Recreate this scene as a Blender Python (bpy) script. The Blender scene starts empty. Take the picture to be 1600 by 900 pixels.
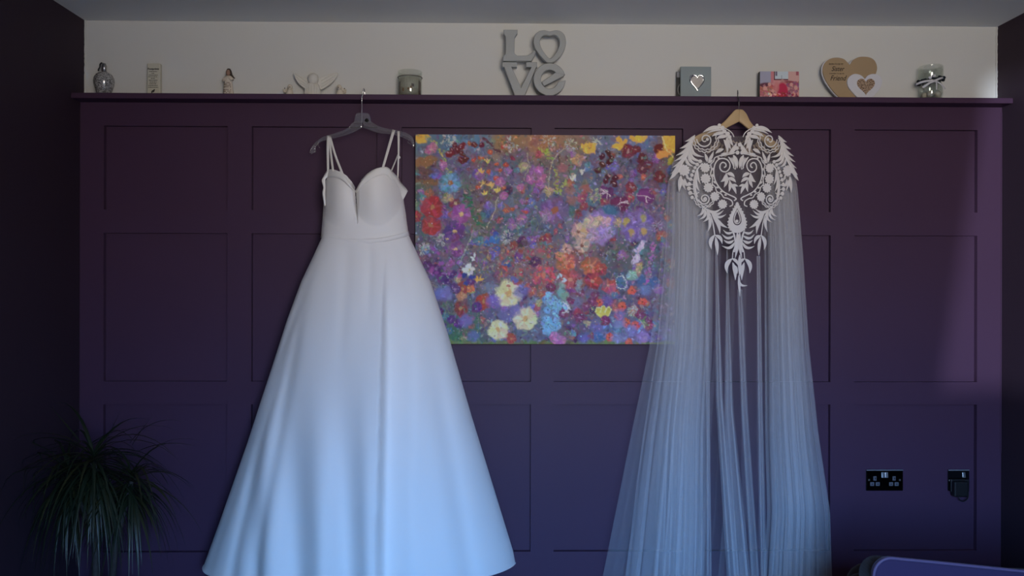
import bpy, bmesh, math, random
import numpy as np
from mathutils import Vector, Matrix

S = bpy.context.scene
COL = S.collection
random.seed(7)
rng = np.random.default_rng(11)

# ------------------------------------------------------------------ camera
D = 3.4                       # camera to the panelled wall (metres)
F = D / 0.00252               # focal length in pixels of a 1600-wide frame
YAW, ROLL = 0.0148, 0.0025
CAM = Vector((0.0, -D, 1.35))
_f = Vector((math.sin(YAW), math.cos(YAW), 0))
_r0 = Vector((math.cos(YAW), -math.sin(YAW), 0))
_u0 = Vector((0, 0, 1))
_r = _r0 * math.cos(ROLL) + _u0 * math.sin(ROLL)
_u = _u0 * math.cos(ROLL) - _r0 * math.sin(ROLL)
cam = bpy.data.cameras.new('camera')
cam.sensor_width = 36
cam.lens = F * 36 / 1600
cam.clip_start = 0.02
camo = bpy.data.objects.new('camera', cam)
COL.objects.link(camo)
M3 = Matrix((_r, _u, -_f)).transposed()
camo.matrix_world = Matrix.Translation(CAM) @ M3.to_4x4()
S.camera = camo


def P(px, py, Y=0.0):
    """real point on the plane y = Y seen at photograph pixel (px, py)"""
    d = _f + _r * ((px - 800) / F) + _u * ((450 - py) / F)
    t = (Y + D) / d.y
    return CAM + d * t


# ------------------------------------------------------------------ world and light
w = bpy.data.worlds.new('outdoors')
S.world = w
w.use_nodes = True
nt = w.node_tree
nt.nodes.clear()
wo = nt.nodes.new('ShaderNodeOutputWorld')
bg = nt.nodes.new('ShaderNodeBackground')
tc = nt.nodes.new('ShaderNodeTexCoord')
sx = nt.nodes.new('ShaderNodeSeparateXYZ')
ramp = nt.nodes.new('ShaderNodeValToRGB')
mr = nt.nodes.new('ShaderNodeMapRange')
mr.inputs['From Min'].default_value = -0.25
mr.inputs['From Max'].default_value = 0.55
nt.links.new(tc.outputs['Generated'], sx.inputs[0])
nt.links.new(sx.outputs['Z'], mr.inputs['Value'])
nt.links.new(mr.outputs[0], ramp.inputs[0])
nt.links.new(ramp.outputs[0], bg.inputs[0])
nt.links.new(bg.outputs[0], wo.inputs[0])
cr = ramp.color_ramp
cr.elements[0].position = 0.0
cr.elements[0].color = (0.50, 0.455, 0.40, 1)         # sunlit ground and pale fronts across the road
cr.elements[1].position = 1.0
cr.elements[1].color = (0.18, 0.54, 1.35, 1)
e = cr.elements.new(0.35); e.color = (0.56, 0.50, 0.46, 1)
e = cr.elements.new(0.53); e.color = (0.27, 0.60, 1.22, 1)  # blue sky above the roofs
bg.inputs[1].default_value = 43.0

S.view_settings.view_transform = 'Standard'
S.view_settings.look = 'None'
S.view_settings.gamma = 1.0
S.view_settings.exposure = 0.0
S.view_settings.use_curve_mapping = False
S.cycles.transparent_max_bounces = 32
S.cycles.max_bounces = 8
S.cycles.diffuse_bounces = 4

# window opening behind the photographer (in wall_front), metres
WY = -3.95                     # room wall behind the photographer
BY = -5.25                     # the bay's outer wall with the window
OX0, OX1, OZ1 = -0.42, 1.02, 2.30
WX0, WX1, WZ0, WZ1 = -0.90, 1.50, 0.94, 2.27
pl = bpy.data.lights.new('window_portal', 'AREA')
pl.shape = 'RECTANGLE'
pl.size, pl.size_y = WX1 - WX0, WZ1 - WZ0
pl.cycles.is_portal = True
plo = bpy.data.objects.new('window_portal', pl)
COL.objects.link(plo)
plo.location = ((WX0 + WX1) / 2, BY - 0.02, (WZ0 + WZ1) / 2)
plo.rotation_euler = (math.radians(90), 0, 0)
# low sun slanting in through the bay towards the right-hand corner
sl = bpy.data.lights.new('low_sun', 'SUN')
sl.energy = 2.1
sl.color = (0.72, 0.83, 1.0)
sl.angle = math.radians(1.3)
slo = bpy.data.objects.new('low_sun', sl)
COL.objects.link(slo)
slo.location = (-2, -8, 2)
slo.rotation_euler = Vector((0.462, 1.0, -0.006)).to_track_quat('-Z', 'Y').to_euler()


# ------------------------------------------------------------------ helpers
def srgb(r, g, b):
    def c(v):
        v = v / 255
        return v / 12.92 if v <= 0.04045 else ((v + 0.055) / 1.055) ** 2.4
    return (c(r), c(g), c(b), 1)


MATS = {}


def mat(name, col, rough=0.5, spec=0.5, metal=0.0, trans=0.0, alpha=1.0, bump=None, var=None, sheen=0.0, coat=0.0, ior=1.45):
    if name in MATS:
        return MATS[name]
    m = bpy.data.materials.new(name)
    m.use_nodes = True
    n = m.node_tree
    b = n.nodes['Principled BSDF']
    c = col if len(col) == 4 else (*col, 1)
    b.inputs['Base Color'].default_value = c
    b.inputs['Roughness'].default_value = rough
    b.inputs['Specular IOR Level'].default_value = spec
    b.inputs['Metallic'].default_value = metal
    b.inputs['Transmission Weight'].default_value = trans
    b.inputs['Alpha'].default_value = alpha
    b.inputs['Sheen Weight'].default_value = sheen
    b.inputs['Coat Weight'].default_value = coat
    b.inputs['IOR'].default_value = ior
    t = n.nodes.new('ShaderNodeTexCoord')
    if var:                                    # (scale, amount) colour variation
        nz = n.nodes.new('ShaderNodeTexNoise')
        nz.inputs['Scale'].default_value = var[0]
        nz.inputs['Detail'].default_value = 4
        n.links.new(t.outputs['Object'], nz.inputs['Vector'])
        mx = n.nodes.new('ShaderNodeMix')
        mx.data_type = 'RGBA'
        mx.inputs[6].default_value = tuple(v * (1 - var[1]) for v in c[:3]) + (1,)
        mx.inputs[7].default_value = tuple(min(1, v * (1 + var[1])) for v in c[:3]) + (1,)
        n.links.new(nz.outputs['Fac'], mx.inputs[0])
        n.links.new(mx.outputs[2], b.inputs['Base Color'])
    if bump:                                   # (scale, strength, distance)
        nz = n.nodes.new('ShaderNodeTexNoise')
        nz.inputs['Scale'].default_value = bump[0]
        nz.inputs['Detail'].default_value = 3
        n.links.new(t.outputs['Object'], nz.inputs['Vector'])
        bp = n.nodes.new('ShaderNodeBump')
        bp.inputs['Strength'].default_value = bump[1]
        bp.inputs['Distance'].default_value = bump[2]
        n.links.new(nz.outputs['Fac'], bp.inputs['Height'])
        n.links.new(bp.outputs[0], b.inputs['Normal'])
    MATS[name] = m
    return m


def attr_mat(name, rough=0.5, spec=0.4, bump=0.0):
    m = bpy.data.materials.new(name)
    m.use_nodes = True
    n = m.node_tree
    b = n.nodes['Principled BSDF']
    b.inputs['Roughness'].default_value = rough
    b.inputs['Specular IOR Level'].default_value = spec
    a = n.nodes.new('ShaderNodeVertexColor')
    a.layer_name = 'paint'
    n.links.new(a.outputs[0], b.inputs['Base Color'])
    return m


def tulle_mat(name, col, alpha, scale=0):
    m = bpy.data.materials.new(name)
    m.use_nodes = True
    n = m.node_tree
    n.nodes.clear()
    o = n.nodes.new('ShaderNodeOutputMaterial')
    mx = n.nodes.new('ShaderNodeMixShader')
    tr = n.nodes.new('ShaderNodeBsdfTransparent')
    df = n.nodes.new('ShaderNodeBsdfDiffuse')
    tl = n.nodes.new('ShaderNodeBsdfTranslucent')
    m2 = n.nodes.new('ShaderNodeMixShader')
    df.inputs[0].default_value = col
    tl.inputs[0].default_value = col
    m2.inputs[0].default_value = 0.25
    n.links.new(df.outputs[0], m2.inputs[1])
    n.links.new(tl.outputs[0], m2.inputs[2])
    mx.inputs[0].default_value = alpha
    # fine net: threads a little denser in places
    t = n.nodes.new('ShaderNodeTexCoord')
    nz = n.nodes.new('ShaderNodeTexNoise')
    nz.inputs['Scale'].default_value = 260
    nz.inputs['Detail'].default_value = 1
    mp = n.nodes.new('ShaderNodeMapRange')
    mp.inputs['From Min'].default_value = 0.3
    mp.inputs['From Max'].default_value = 0.7
    mp.inputs['To Min'].default_value = alpha * 0.92
    mp.inputs['To Max'].default_value = alpha * 1.08
    n.links.new(t.outputs['Object'], nz.inputs['Vector'])
    n.links.new(nz.outputs['Fac'], mp.inputs['Value'])
    n.links.new(mp.outputs[0], mx.inputs[0])
    n.links.new(tr.outputs[0], mx.inputs[1])
    n.links.new(m2.outputs[0], mx.inputs[2])
    n.links.new(mx.outputs[0], o.inputs[0])
    return m


def thin_glass(name, tint, refl, rough=0.04, diff=0.12):
    m = bpy.data.materials.new(name)
    m.use_nodes = True
    n = m.node_tree
    n.nodes.clear()
    o = n.nodes.new('ShaderNodeOutputMaterial')
    tr = n.nodes.new('ShaderNodeBsdfTransparent'); tr.inputs[0].default_value = tint
    gl = n.nodes.new('ShaderNodeBsdfGlossy'); gl.inputs['Roughness'].default_value = rough
    df = n.nodes.new('ShaderNodeBsdfDiffuse'); df.inputs[0].default_value = (0.6, 0.6, 0.62, 1)
    m1 = n.nodes.new('ShaderNodeMixShader'); m1.inputs[0].default_value = diff
    m2 = n.nodes.new('ShaderNodeMixShader'); m2.inputs[0].default_value = refl
    n.links.new(gl.outputs[0], m1.inputs[1]); n.links.new(df.outputs[0], m1.inputs[2])
    n.links.new(tr.outputs[0], m2.inputs[1]); n.links.new(m1.outputs[0], m2.inputs[2])
    n.links.new(m2.outputs[0], o.inputs[0])
    return m


def link(o, parent=None):
    COL.objects.link(o)
    if parent is not None:
        o.parent = parent
        base = parent
        off = Vector((0, 0, 0))
        while base is not None:
            off += base.location
            base = base.parent
        o.location = -off
    return o


def obj(name, verts, faces, m, parent=None, smooth=False):
    me = bpy.data.meshes.new(name)
    me.from_pydata([tuple(v) for v in verts], [], faces)
    me.update()
    if smooth:
        me.polygons.foreach_set('use_smooth', [True] * len(me.polygons))
    if m:
        me.materials.append(m)
    return link(bpy.data.objects.new(name, me), parent)


def bobj(name, bm, m, parent=None, smooth=False):
    bmesh.ops.recalc_face_normals(bm, faces=bm.faces)
    me = bpy.data.meshes.new(name)
    bm.to_mesh(me)
    bm.free()
    if smooth:
        me.polygons.foreach_set('use_smooth', [True] * len(me.polygons))
    if m:
        me.materials.append(m)
    return link(bpy.data.objects.new(name, me), parent)


def tag(o, label=None, cat=None, group=None, kind=None):
    if label: o['label'] = label
    if cat: o['category'] = cat
    if group: o['group'] = group
    if kind: o['kind'] = kind
    return o


def thing(name, label, cat, loc, group=None):
    o = bpy.data.objects.new(name, None)
    o.empty_display_size = 0.05
    COL.objects.link(o)
    o.location = loc
    return tag(o, label, cat, group)


def box_bm(x0, x1, y0, y1, z0, z1, bevel=0.0, seg=2):
    bm = bmesh.new()
    vs = [bm.verts.new((x, y, z)) for x in (x0, x1) for y in (y0, y1) for z in (z0, z1)]
    for f in ((0, 1, 3, 2), (4, 6, 7, 5), (0, 4, 5, 1), (2, 3, 7, 6), (0, 2, 6, 4), (1, 5, 7, 3)):
        bm.faces.new([vs[i] for i in f])
    bmesh.ops.recalc_face_normals(bm, faces=bm.faces)
    if bevel:
        bmesh.ops.bevel(bm, geom=bm.edges[:], offset=bevel, segments=seg, affect='EDGES', profile=0.5)
    return bm


def box(name, x0, x1, y0, y1, z0, z1, m, parent=None, bevel=0.0, seg=2, smooth=False):
    return bobj(name, box_bm(min(x0, x1), max(x0, x1), min(y0, y1), max(y0, y1), min(z0, z1), max(z0, z1), bevel, seg), m, parent, smooth)


def prism_bm(pts, y0, y1, holes=(), bevel=0.0):
    """polygon in (x, z) extruded from y0 (front) to y1 (back); holes cut by triangulated fill"""
    bm = bmesh.new()
    edges = []
    for ring in [pts] + list(holes):
        vs = [bm.verts.new((p[0], y0, p[1])) for p in ring]
        for i in range(len(vs)):
            edges.append(bm.edges.new((vs[i], vs[(i + 1) % len(vs)])))
    r = bmesh.ops.triangle_fill(bm, use_beauty=True, use_dissolve=False, edges=edges, normal=(0, -1, 0))
    faces = [g for g in r['geom'] if isinstance(g, bmesh.types.BMFace)]
    ex = bmesh.ops.extrude_face_region(bm, geom=faces)
    vv = [g for g in ex['geom'] if isinstance(g, bmesh.types.BMVert)]
    bmesh.ops.translate(bm, verts=vv, vec=(0, y1 - y0, 0))
    # keep the original cap as well
    rim = [f for f in bm.faces]
    bmesh.ops.recalc_face_normals(bm, faces=bm.faces)
    if bevel:
        es = [ed for ed in bm.edges if all(abs(v.co.y - y0) < 1e-6 for v in ed.verts) and
              any(abs(f.normal.y) < 0.5 for f in ed.link_faces)]
        bmesh.ops.bevel(bm, geom=es, offset=bevel, segments=1, affect='EDGES', profile=0.5)
    return bm


def close_prism(pts, y0, y1, m, name, parent=None, holes=(), bevel=0.0, smooth=False):
    return bobj(name, prism_bm(pts, y0, y1, holes, bevel), m, parent, smooth)


def lathe(name, prof, c, m, parent=None, n=32, smooth=True, cap=True):
    """prof: list of (radius, z) from bottom to top around the vertical axis at c"""
    vs, fs = [], []
    for (r, z) in prof:
        for i in range(n):
            a = 2 * math.pi * i / n
            vs.append((c[0] + r * math.cos(a), c[1] + r * math.sin(a), c[2] + z))
    for j in range(len(prof) - 1):
        for i in range(n):
            k = (i + 1) % n
            fs.append((j * n + i, j * n + k, (j + 1) * n + k, (j + 1) * n + i))
    if cap:
        fs.append(tuple(reversed(range(n))))
        fs.append(tuple((len(prof) - 1) * n + i for i in range(n)))
    return obj(name, vs, fs, m, parent, smooth)


def tube_data(path, r, n=8, closed=False):
    pts = [Vector(p) for p in path]
    N = len(pts)
    rs = r if isinstance(r, (list, tuple)) else [r] * N
    vs, fs = [], []
    nrm = None
    for i, p in enumerate(pts):
        a = pts[(i - 1) % N] if (closed or i > 0) else pts[i]
        b = pts[(i + 1) % N] if (closed or i < N - 1) else pts[i]
        t = (b - a).normalized()
        if nrm is None:
            nrm = t.orthogonal().normalized()
        nrm = (nrm - t * nrm.dot(t))
        nrm = nrm.normalized() if nrm.length > 1e-6 else t.orthogonal().normalized()
        bi = t.cross(nrm)
        for k in range(n):
            an = 2 * math.pi * k / n
            vs.append(p + (nrm * math.cos(an) + bi * math.sin(an)) * rs[i])
    for i in range(N if closed else N - 1):
        j = (i + 1) % N
        for k in range(n):
            l = (k + 1) % n
            fs.append((i * n + k, i * n + l, j * n + l, j * n + k))
    if not closed:
        fs.append(tuple(reversed(range(n))))
        fs.append(tuple((N - 1) * n + k for k in range(n)))
    return vs, fs


def tube(name, path, r, m, parent=None, n=8, closed=False):
    v, f = tube_data(path, r, n, closed)
    return obj(name, v, f, m, parent, True)


def catmull(pts, k=6, closed=False):
    pts = [np.array(p, float) for p in pts]
    N = len(pts)
    out = []
    rng_ = range(N) if closed else range(N - 1)
    for i in rng_:
        p0 = pts[(i - 1) % N] if (closed or i > 0) else pts[i] * 2 - pts[i + 1]
        p1, p2 = pts[i], pts[(i + 1) % N]
        p3 = pts[(i + 2) % N] if (closed or i + 2 < N) else p2 * 2 - p1
        for j in range(k):
            t = j / k
            out.append(0.5 * ((2 * p1) + (-p0 + p2) * t + (2 * p0 - 5 * p1 + 4 * p2 - p3) * t * t + (-p0 + 3 * p1 - 3 * p2 + p3) * t ** 3))
    if not closed:
        out.append(pts[-1])
    return out


def lerp(a, b, t):
    return a + (b - a) * t


def sstep(a, b, x):
    t = max(0.0, min(1.0, (x - a) / (b - a)))
    return t * t * (3 - 2 * t)


def grid_faces(nu, nv, wrap=False):
    fs = []
    for j in range(nv - 1):
        for i in range(nu if wrap else nu - 1):
            k = (i + 1) % nu
            fs.append((j * nu + i, j * nu + k, (j + 1) * nu + k, (j + 1) * nu + i))
    return fs


# ------------------------------------------------------------------ materials of the setting
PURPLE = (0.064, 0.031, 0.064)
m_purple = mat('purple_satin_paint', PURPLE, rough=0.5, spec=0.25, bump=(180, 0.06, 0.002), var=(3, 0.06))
m_purple_shaded = mat('purple_paint_in_shade', (0.038, 0.023, 0.036), rough=0.65, spec=0.2, bump=(160, 0.08, 0.002), var=(3, 0.05))  # same purple, darkened: the side walls' shade is mixed into the colour
m_white = mat('white_wall_paint', (0.63, 0.63, 0.605), rough=0.75, spec=0.2, bump=(120, 0.06, 0.002), var=(2, 0.02))
m_ceil = mat('ceiling_paint', (0.78, 0.79, 0.78), rough=0.9, spec=0.1, bump=(90, 0.05, 0.002))
m_floor = mat('dark_floor', (0.19, 0.165, 0.15), rough=0.6, var=(8, 0.3))
m_caulk = mat('caulk', (0.45, 0.43, 0.42), rough=0.7)

# ------------------------------------------------------------------ the room
BOARD = 0.022          # backing board plane (behind the battens, front of battens at y = 0)
WHITE = 0.035          # plaster plane
XL = P(125, 400, 0).x
XR = P(1565, 400, 0).x
ZC = P(840, 37, WHITE).z
SH_Y = -0.075
Z_SH1 = P(800, 148.5, SH_Y).z      # shelf top
Z_SH0 = P(800, 157, SH_Y).z        # shelf underside
YB = WY                            # wall behind the photographer

wall = box('wall_back', XL - 0.1, XR + 0.1, WHITE, WHITE + 0.12, -0.1, ZC + 0.1, m_white)
tag(wall, 'white plastered wall above purple panelling', kind='structure')
wl = box('wall_left', XL - 0.12, XL, YB - 0.1, WHITE, -0.1, ZC + 0.1, m_purple_shaded)
tag(wl, 'purple side wall on the left, shade put into its colour', kind='structure')
wr = box('wall_right', XR, XR + 0.12, YB - 0.1, WHITE, -0.1, ZC + 0.1, m_purple_shaded)
tag(wr, 'purple side wall on the right, shade put into its colour', kind='structure')
ce = box('ceiling', XL - 0.12, XR + 0.12, YB - 0.1, WHITE + 0.12, ZC, ZC + 0.12, m_ceil)
tag(ce, 'plain white ceiling', kind='structure')
fl = box('floor', XL - 0.12, XR + 0.12, YB - 0.1, WHITE + 0.12, -0.1, 0, m_floor)
tag(fl, 'dark floor', kind='structure')
# wall behind the photographer with its window
m_front = mat('front_wall_paint', (0.10, 0.075, 0.11), rough=0.7)
wf = bpy.data.objects.new('wall_front', None)
COL.objects.link(wf); tag(wf, 'purple wall holding the window', kind='structure')
for (xa, xb, za, zb) in ((XL - 0.12, OX0, 0, ZC), (OX1, XR + 0.12, 0, ZC), (OX0, OX1, OZ1, ZC)):
    box('wall_section', xa, xb, YB - 0.12, YB, za, zb, m_front, wf)
m_bay = mat('bay_paint', (0.45, 0.44, 0.43), rough=0.8)
box('bay_side', WX0 - 0.22, WX0 - 0.1, BY, YB - 0.12, 0, 2.4, m_bay, wf)
box('bay_side', WX1 + 0.1, WX1 + 0.22, BY, YB - 0.12, 0, 2.4, m_bay, wf)
box('bay_ceiling', WX0 - 0.1, WX1 + 0.1, BY, YB - 0.12, 2.32, 2.4, m_bay, wf)
box('bay_floor', WX0 - 0.1, WX1 + 0.1, BY, YB - 0.1, -0.1, 0, m_floor, wf)
for (xa, xb, za, zb) in ((WX0 - 0.22, WX0, 0, 2.4), (WX1, WX1 + 0.22, 0, 2.4), (WX0, WX1, 0, WZ0), (WX0, WX1, WZ1, 2.4)):
    box('bay_wall', xa, xb, BY - 0.2, BY, za, zb, m_bay, wf)
win = bpy.data.objects.new('window_1', None)
COL.objects.link(win); tag(win, 'white framed bay window', kind='structure')
m_upvc = mat('white_window_frame', (0.8, 0.8, 0.8), rough=0.4)
for (a, b_) in ((WX0, WX0 + 0.05), (WX1 - 0.05, WX1), ((WX0 + WX1) / 2 - 0.025, (WX0 + WX1) / 2 + 0.025)):
    box('window_frame', a, b_, BY - 0.16, BY - 0.09, WZ0, WZ1, m_upvc, win)
for (a, b_) in ((WZ0, WZ0 + 0.05), (WZ1 - 0.05, WZ1)):
    box('window_frame', WX0 + 0.05, WX1 - 0.05, BY - 0.16, BY - 0.09, a, b_, m_upvc, win)

# a long curtain gathered at the left of the bay, unseen, added to slant the sun patch's edge
m_curt = mat('dark_curtain_cloth', (0.05, 0.04, 0.055), rough=0.9)
vs = []
for j in range(12):
    z = lerp(0.02, OZ1 - 0.01, j / 11)
    xe = -0.105 + (z - 0.9) * 0.15
    for i in range(40):
        u = i / 39
        vs.append((lerp(OX0 - 0.04, xe, u), YB - 0.03 + 0.018 * math.sin(u * 30), z))
cu_ = obj('shading_curtain', vs, grid_faces(40, 12), m_curt, win, True)

# panelling: backing boards, stiles and rails, each its own piece
cols = [(162, 355), (393, 589), (627, 830), (866, 1067), (1103, 1298), (1335, 1527)]
rows = [(199.5, 329.5), (366, 596.5), (632, 862)]
colx = [(P(a, 400, 0).x, P(b_, 400, 0).x) for a, b_ in cols]
rowz = [(P(800, b_, 0).z, P(800, a, 0).z) for a, b_ in rows]       # (low, high)
edges_x = [XL] + [v for c in colx for v in c] + [XR]
z_top = Z_SH0
z_skirt = 0.12
box('panel_board', XL, XR, BOARD, WHITE, 0, Z_SH0, m_purple, wall)
for k in range(0, len(edges_x), 2):
    box('stile', edges_x[k], edges_x[k + 1], 0, BOARD, z_skirt, z_top, m_purple, wall)
railz = [(rowz[0][1], z_top), (rowz[1][1], rowz[0][0]), (rowz[2][1], rowz[1][0]), (z_skirt, rowz[2][0])]
for (a, b_) in colx:
    for (z0, z1) in railz:
        box('rail', a, b_, 0, BOARD, z0, z1, m_purple, wall)
bb = box('baseboard_back', XL, XR, -0.015, BOARD, 0, z_skirt, m_purple, bevel=0.004)
tag(bb, 'purple skirting board', kind='structure')
# caulk beads in the corners beside the panelling and the plaster
box('caulk_bead', XL, XL + 0.0022, -0.0022, 0.0, 0.15, Z_SH0 - 0.02, m_caulk if False else m_purple, wall)
box('caulk_bead', XR - 0.004, XR, -0.0022, 0.0, 0.7, Z_SH0 - 0.02, m_purple, wall)
for xx, s in ((XL, 1), (XR, -1)):
    pts = []
    for i in range(40):
        z = lerp(Z_SH1, ZC, i / 39)
        pts.append((xx + s * (0.001 + 0.003 * random.random()), WHITE - 0.002, z))
    tube('paint_edge', pts, 0.004, m_white, wall, n=6)
# shelf
sh = box('trim_1', XL, XR, SH_Y, WHITE, Z_SH0, Z_SH1, m_purple, bevel=0.0015, seg=1)
tag(sh, 'long narrow purple display shelf above the panelling', kind='structure')


# ------------------------------------------------------------------ wedding dress
DX = P(560, 450, -0.13).x
m_satin = mat('ivory_crepe', (0.86, 0.84, 0.81), rough=0.55, spec=0.35, bump=(420, 0.05, 0.0006), sheen=0.15)
m_band = mat('ivory_crepe_band', (0.85, 0.83, 0.79), rough=0.6, spec=0.3, bump=(420, 0.05, 0.0006))
dress = thing('wedding_dress', 'ivory sweetheart wedding dress with full plain skirt on clear hanger', 'dress', P(560, 880, -0.13))

YD = -0.14
skl = [(366, 503), (372, 503.5), (400, 491), (440, 472), (500, 450), (560, 431), (690, 389), (810, 347), (895, 316)]
skr = [(362, 637), (372, 641), (400, 654), (440, 673), (525, 701), (650, 737), (780, 777), (862, 802), (884, 806), (895, 809)]
_ly = np.array([a for a, b_ in skl]); _lx = np.array([b_ for a, b_ in skl])
_ry = np.array([a for a, b_ in skr]); _rx = np.array([b_ for a, b_ in skr])


def line_px(pts, py):
    return float(np.interp(py, [p[1] for p in pts], [p[0] for p in pts]))


def skirt_fold(px, py):
    """how far the cloth stands proud (metres, towards the room) at a photo position"""
    v = sstep(376, 620, py)
    vb = sstep(520, 880, py)
    d = 0.0
    x0 = line_px([(603, 375), (598, 480), (594, 700), (590, 940)], py)
    A = 0.045 * v
    dx = px - x0
    if dx < 0:
        d += A * math.exp(dx / 55)
    else:
        d += A * (math.exp(-dx / 2.2)) - A * 0.9 * (1 - math.exp(-dx / 2.2)) * (1 - sstep(8, 60, dx))
    # soft flutes of the lower left front
    wgt = sstep(375, 420, px) * (1 - sstep(560, 600, px))
    d += 0.026 * vb * wgt * math.cos(2 * math.pi * (px - 420 + (900 - py) * 0.02) / 84)
    for pts, amp, wd in (
            ([(492, 410), (478, 440), (440, 640), (402, 870), (396, 940)], 0.014, 10),
            ([(487, 420), (455, 500), (405, 690), (366, 870), (355, 940)], 0.016, 9),
            ([(500, 385), (430, 570), (375, 740), (330, 880), (315, 940)], 0.009, 6),
            ([(668, 480), (692, 640), (728, 850), (742, 940)], 0.016, 16),
            ([(640, 420), (650, 560), (662, 900)], 0.004, 25),
            ([(543, 378), (541, 420), (530, 600)], 0.004, 10),
            ([(577, 378), (578, 420), (575, 520)], 0.005, 7),
            ([(622, 376), (632, 420), (650, 520)], 0.003, 8)):
        c = line_px(pts, py)
        g = sstep(pts[0][1] - 10, pts[0][1] + 170, py) if amp > 0.006 else sstep(374, 390, py) * (1 - sstep(pts[-1][1] - 80, pts[-1][1], py))
        d -= amp * g * math.exp(-((px - c) / wd) ** 2)
    return d


def build_skirt():
    nv, nf, nb = 110, 220, 40
    vs = []
    PY = np.linspace(368, 880, nv)
    for py in PY:
        xl = float(np.interp(py, _ly, _lx)); xr = float(np.interp(py, _ry, _rx))
        v = (py - 368) / 512
        df = lerp(0.085, 0.31, v ** 0.85)
        db = lerp(0.055, 0.10, v)
        zc = P((xl + xr) / 2, py, YD).z
        x0, x1 = P(xl, py, YD).x, P(xr, py, YD).x
        cx, hw = (x0 + x1) / 2, (x1 - x0) / 2
        zoff = P(560, py, YD).z
        for i in range(nf):
            a = math.pi * i / (nf - 1)
            c, s_ = -math.cos(a), math.sin(a)
            t = (c + 1) / 2
            px = lerp(xl, xr, t)
            y = YD - df * (s_ ** (lerp(0.8, 1.25, v) if c > 0 else lerp(0.8, 0.95, v)))
            # photo row this point shows at, so the folds run where the photograph has them
            z = zoff
            q = Vector((cx + hw * c, y, z))
            rel = q - CAM
            sc = F / rel.dot(_f)
            qx, qy = 800 + rel.dot(_r) * sc, 450 - rel.dot(_u) * sc
            fold = skirt_fold(qx, qy) * (0.25 + 0.75 * s_)
            # narrow flutes of the side gore
            q.y -= fold
            vs.append(q)
        for i in range(1, nb - 1):
            a = math.pi * i / (nb - 1)
            c, s_ = math.cos(a), math.sin(a)
            vs.append(Vector((cx + hw * c, YD + db * s_ ** 0.7 + 0.006 * math.sin(7 * a) * v, zoff)))
    nu = nf + nb - 2
    o = obj('skirt', vs, grid_faces(nu, nv, True), m_satin, dress, True)
    # hem roll
    hem = vs[(nv - 1) * nu:]
    tube('hem', [h + Vector((0, 0, 0.001)) for h in hem], 0.0022, m_satin, o, n=6, closed=True)


build_skirt()


def top_curve(t):
    xs = [0, .05, .12, .2, .28, .34, .385, .405, .425, .47, .55, .64, .72, .79, .86, .93, 1.0]
    ys = [285, 274, 268, 268, 275, 284, 293, 297.5, 294, 281, 271, 265, 263, 266, 275, 290, 304]
    return float(np.interp(t, xs, ys))


def bod_y(px, py):
    xl = np.interp(py, [262, 300, 330, 366], [508, 508, 506, 503])
    xr = np.interp(py, [262, 305, 335, 362], [628, 629, 633, 637.5])
    t = min(1, max(0, (px - xl) / (xr - xl)))
    y = YD - 0.088 * math.sqrt(max(0, 1 - (2 * t - 1) ** 2)) ** 0.85
    for (cx, cy, rx, ry, amp) in ((531, 302, 34, 52, 0.036), (589, 300, 40, 54, 0.040)):
        r2 = ((px - cx) / rx) ** 2 + ((py - cy) / ry) ** 2
        if r2 < 1:
            y -= amp * (1 - r2) ** 1.5
    # plunging notch between the cups
    wn = 3.4 * (1 - sstep(296, 350, py)) + 0.5
    c = 555.6 + (py - 298) * 0.06
    if py < 349:
        y += 0.035 * math.exp(-((px - c) / wn) ** 2)
    return y


def build_bodice():
    nu, nv = 260, 70
    vs, pxy = [], []
    for j in range(nv):
        s_ = j / (nv - 1)
        for i in range(nu):
            t = i / (nu - 1)
            xb, xt = lerp(503, 637.5, t), lerp(508, 629, t)
            yb = 366 - 4 * t + 11 * 4 * t * (1 - t) * 0.95
            yt = top_curve(t)
            px, py = lerp(xb, xt, s_), lerp(yb, yt, s_)
            vs.append(P(px, py, bod_y(px, py))); pxy.append((px, py))
    fs = []
    for f in grid_faces(nu, nv):                 # the plunging notch between the cups is an open slit
        mx_, my_ = sum(pxy[i][0] for i in f) / 4, sum(pxy[i][1] for i in f) / 4
        if my_ < 346 and abs(mx_ - 555.6 - (my_ - 298) * 0.06) < lerp(1.2, 0.28, sstep(296, 346, my_)): continue
        fs.append(f)
    o = obj('bodice', vs, fs, m_satin, dress, True)
    o.data.flip_normals()
    md = o.modifiers.new('thickness', 'SOLIDIFY'); md.thickness = 0.003; md.offset = 0
    # back of the bodice
    vs = []
    nu, nv = 40, 16
    for j in range(nv):
        s_ = j / (nv - 1)
        for i in range(nu):
            t = i / (nu - 1)  # bright strip added as the highlight along the plate's top edge
            px = lerp(lerp(503, 637.5, t), lerp(508, 629, t), s_)
            py = lerp(366, 322 + 10 * math.sin(math.pi * t) - 14 * abs(2 * t - 1) ** 3, s_)
            vs.append(P(px, py, YD + 0.07 * math.sqrt(max(0, 1 - (2 * t - 1) ** 2))))
    o = obj('bodice_back', vs, grid_faces(nu, nv), m_satin, dress, True)
    md = o.modifiers.new('thickness', 'SOLIDIFY'); md.thickness = 0.003
    # boning seams under the cups
    for pts in ([(515, 305), (520, 330), (527, 372)], [(510, 318), (513, 345), (516, 368)], [(617, 318), (612, 345), (608, 372)]):
        pp = catmull(pts, 8)
        tube('seam', [P(p[0], p[1], bod_y(p[0], p[1]) - 0.0004) for p in pp], 0.0009, m_satin, dress, n=6)


build_bodice()


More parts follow.
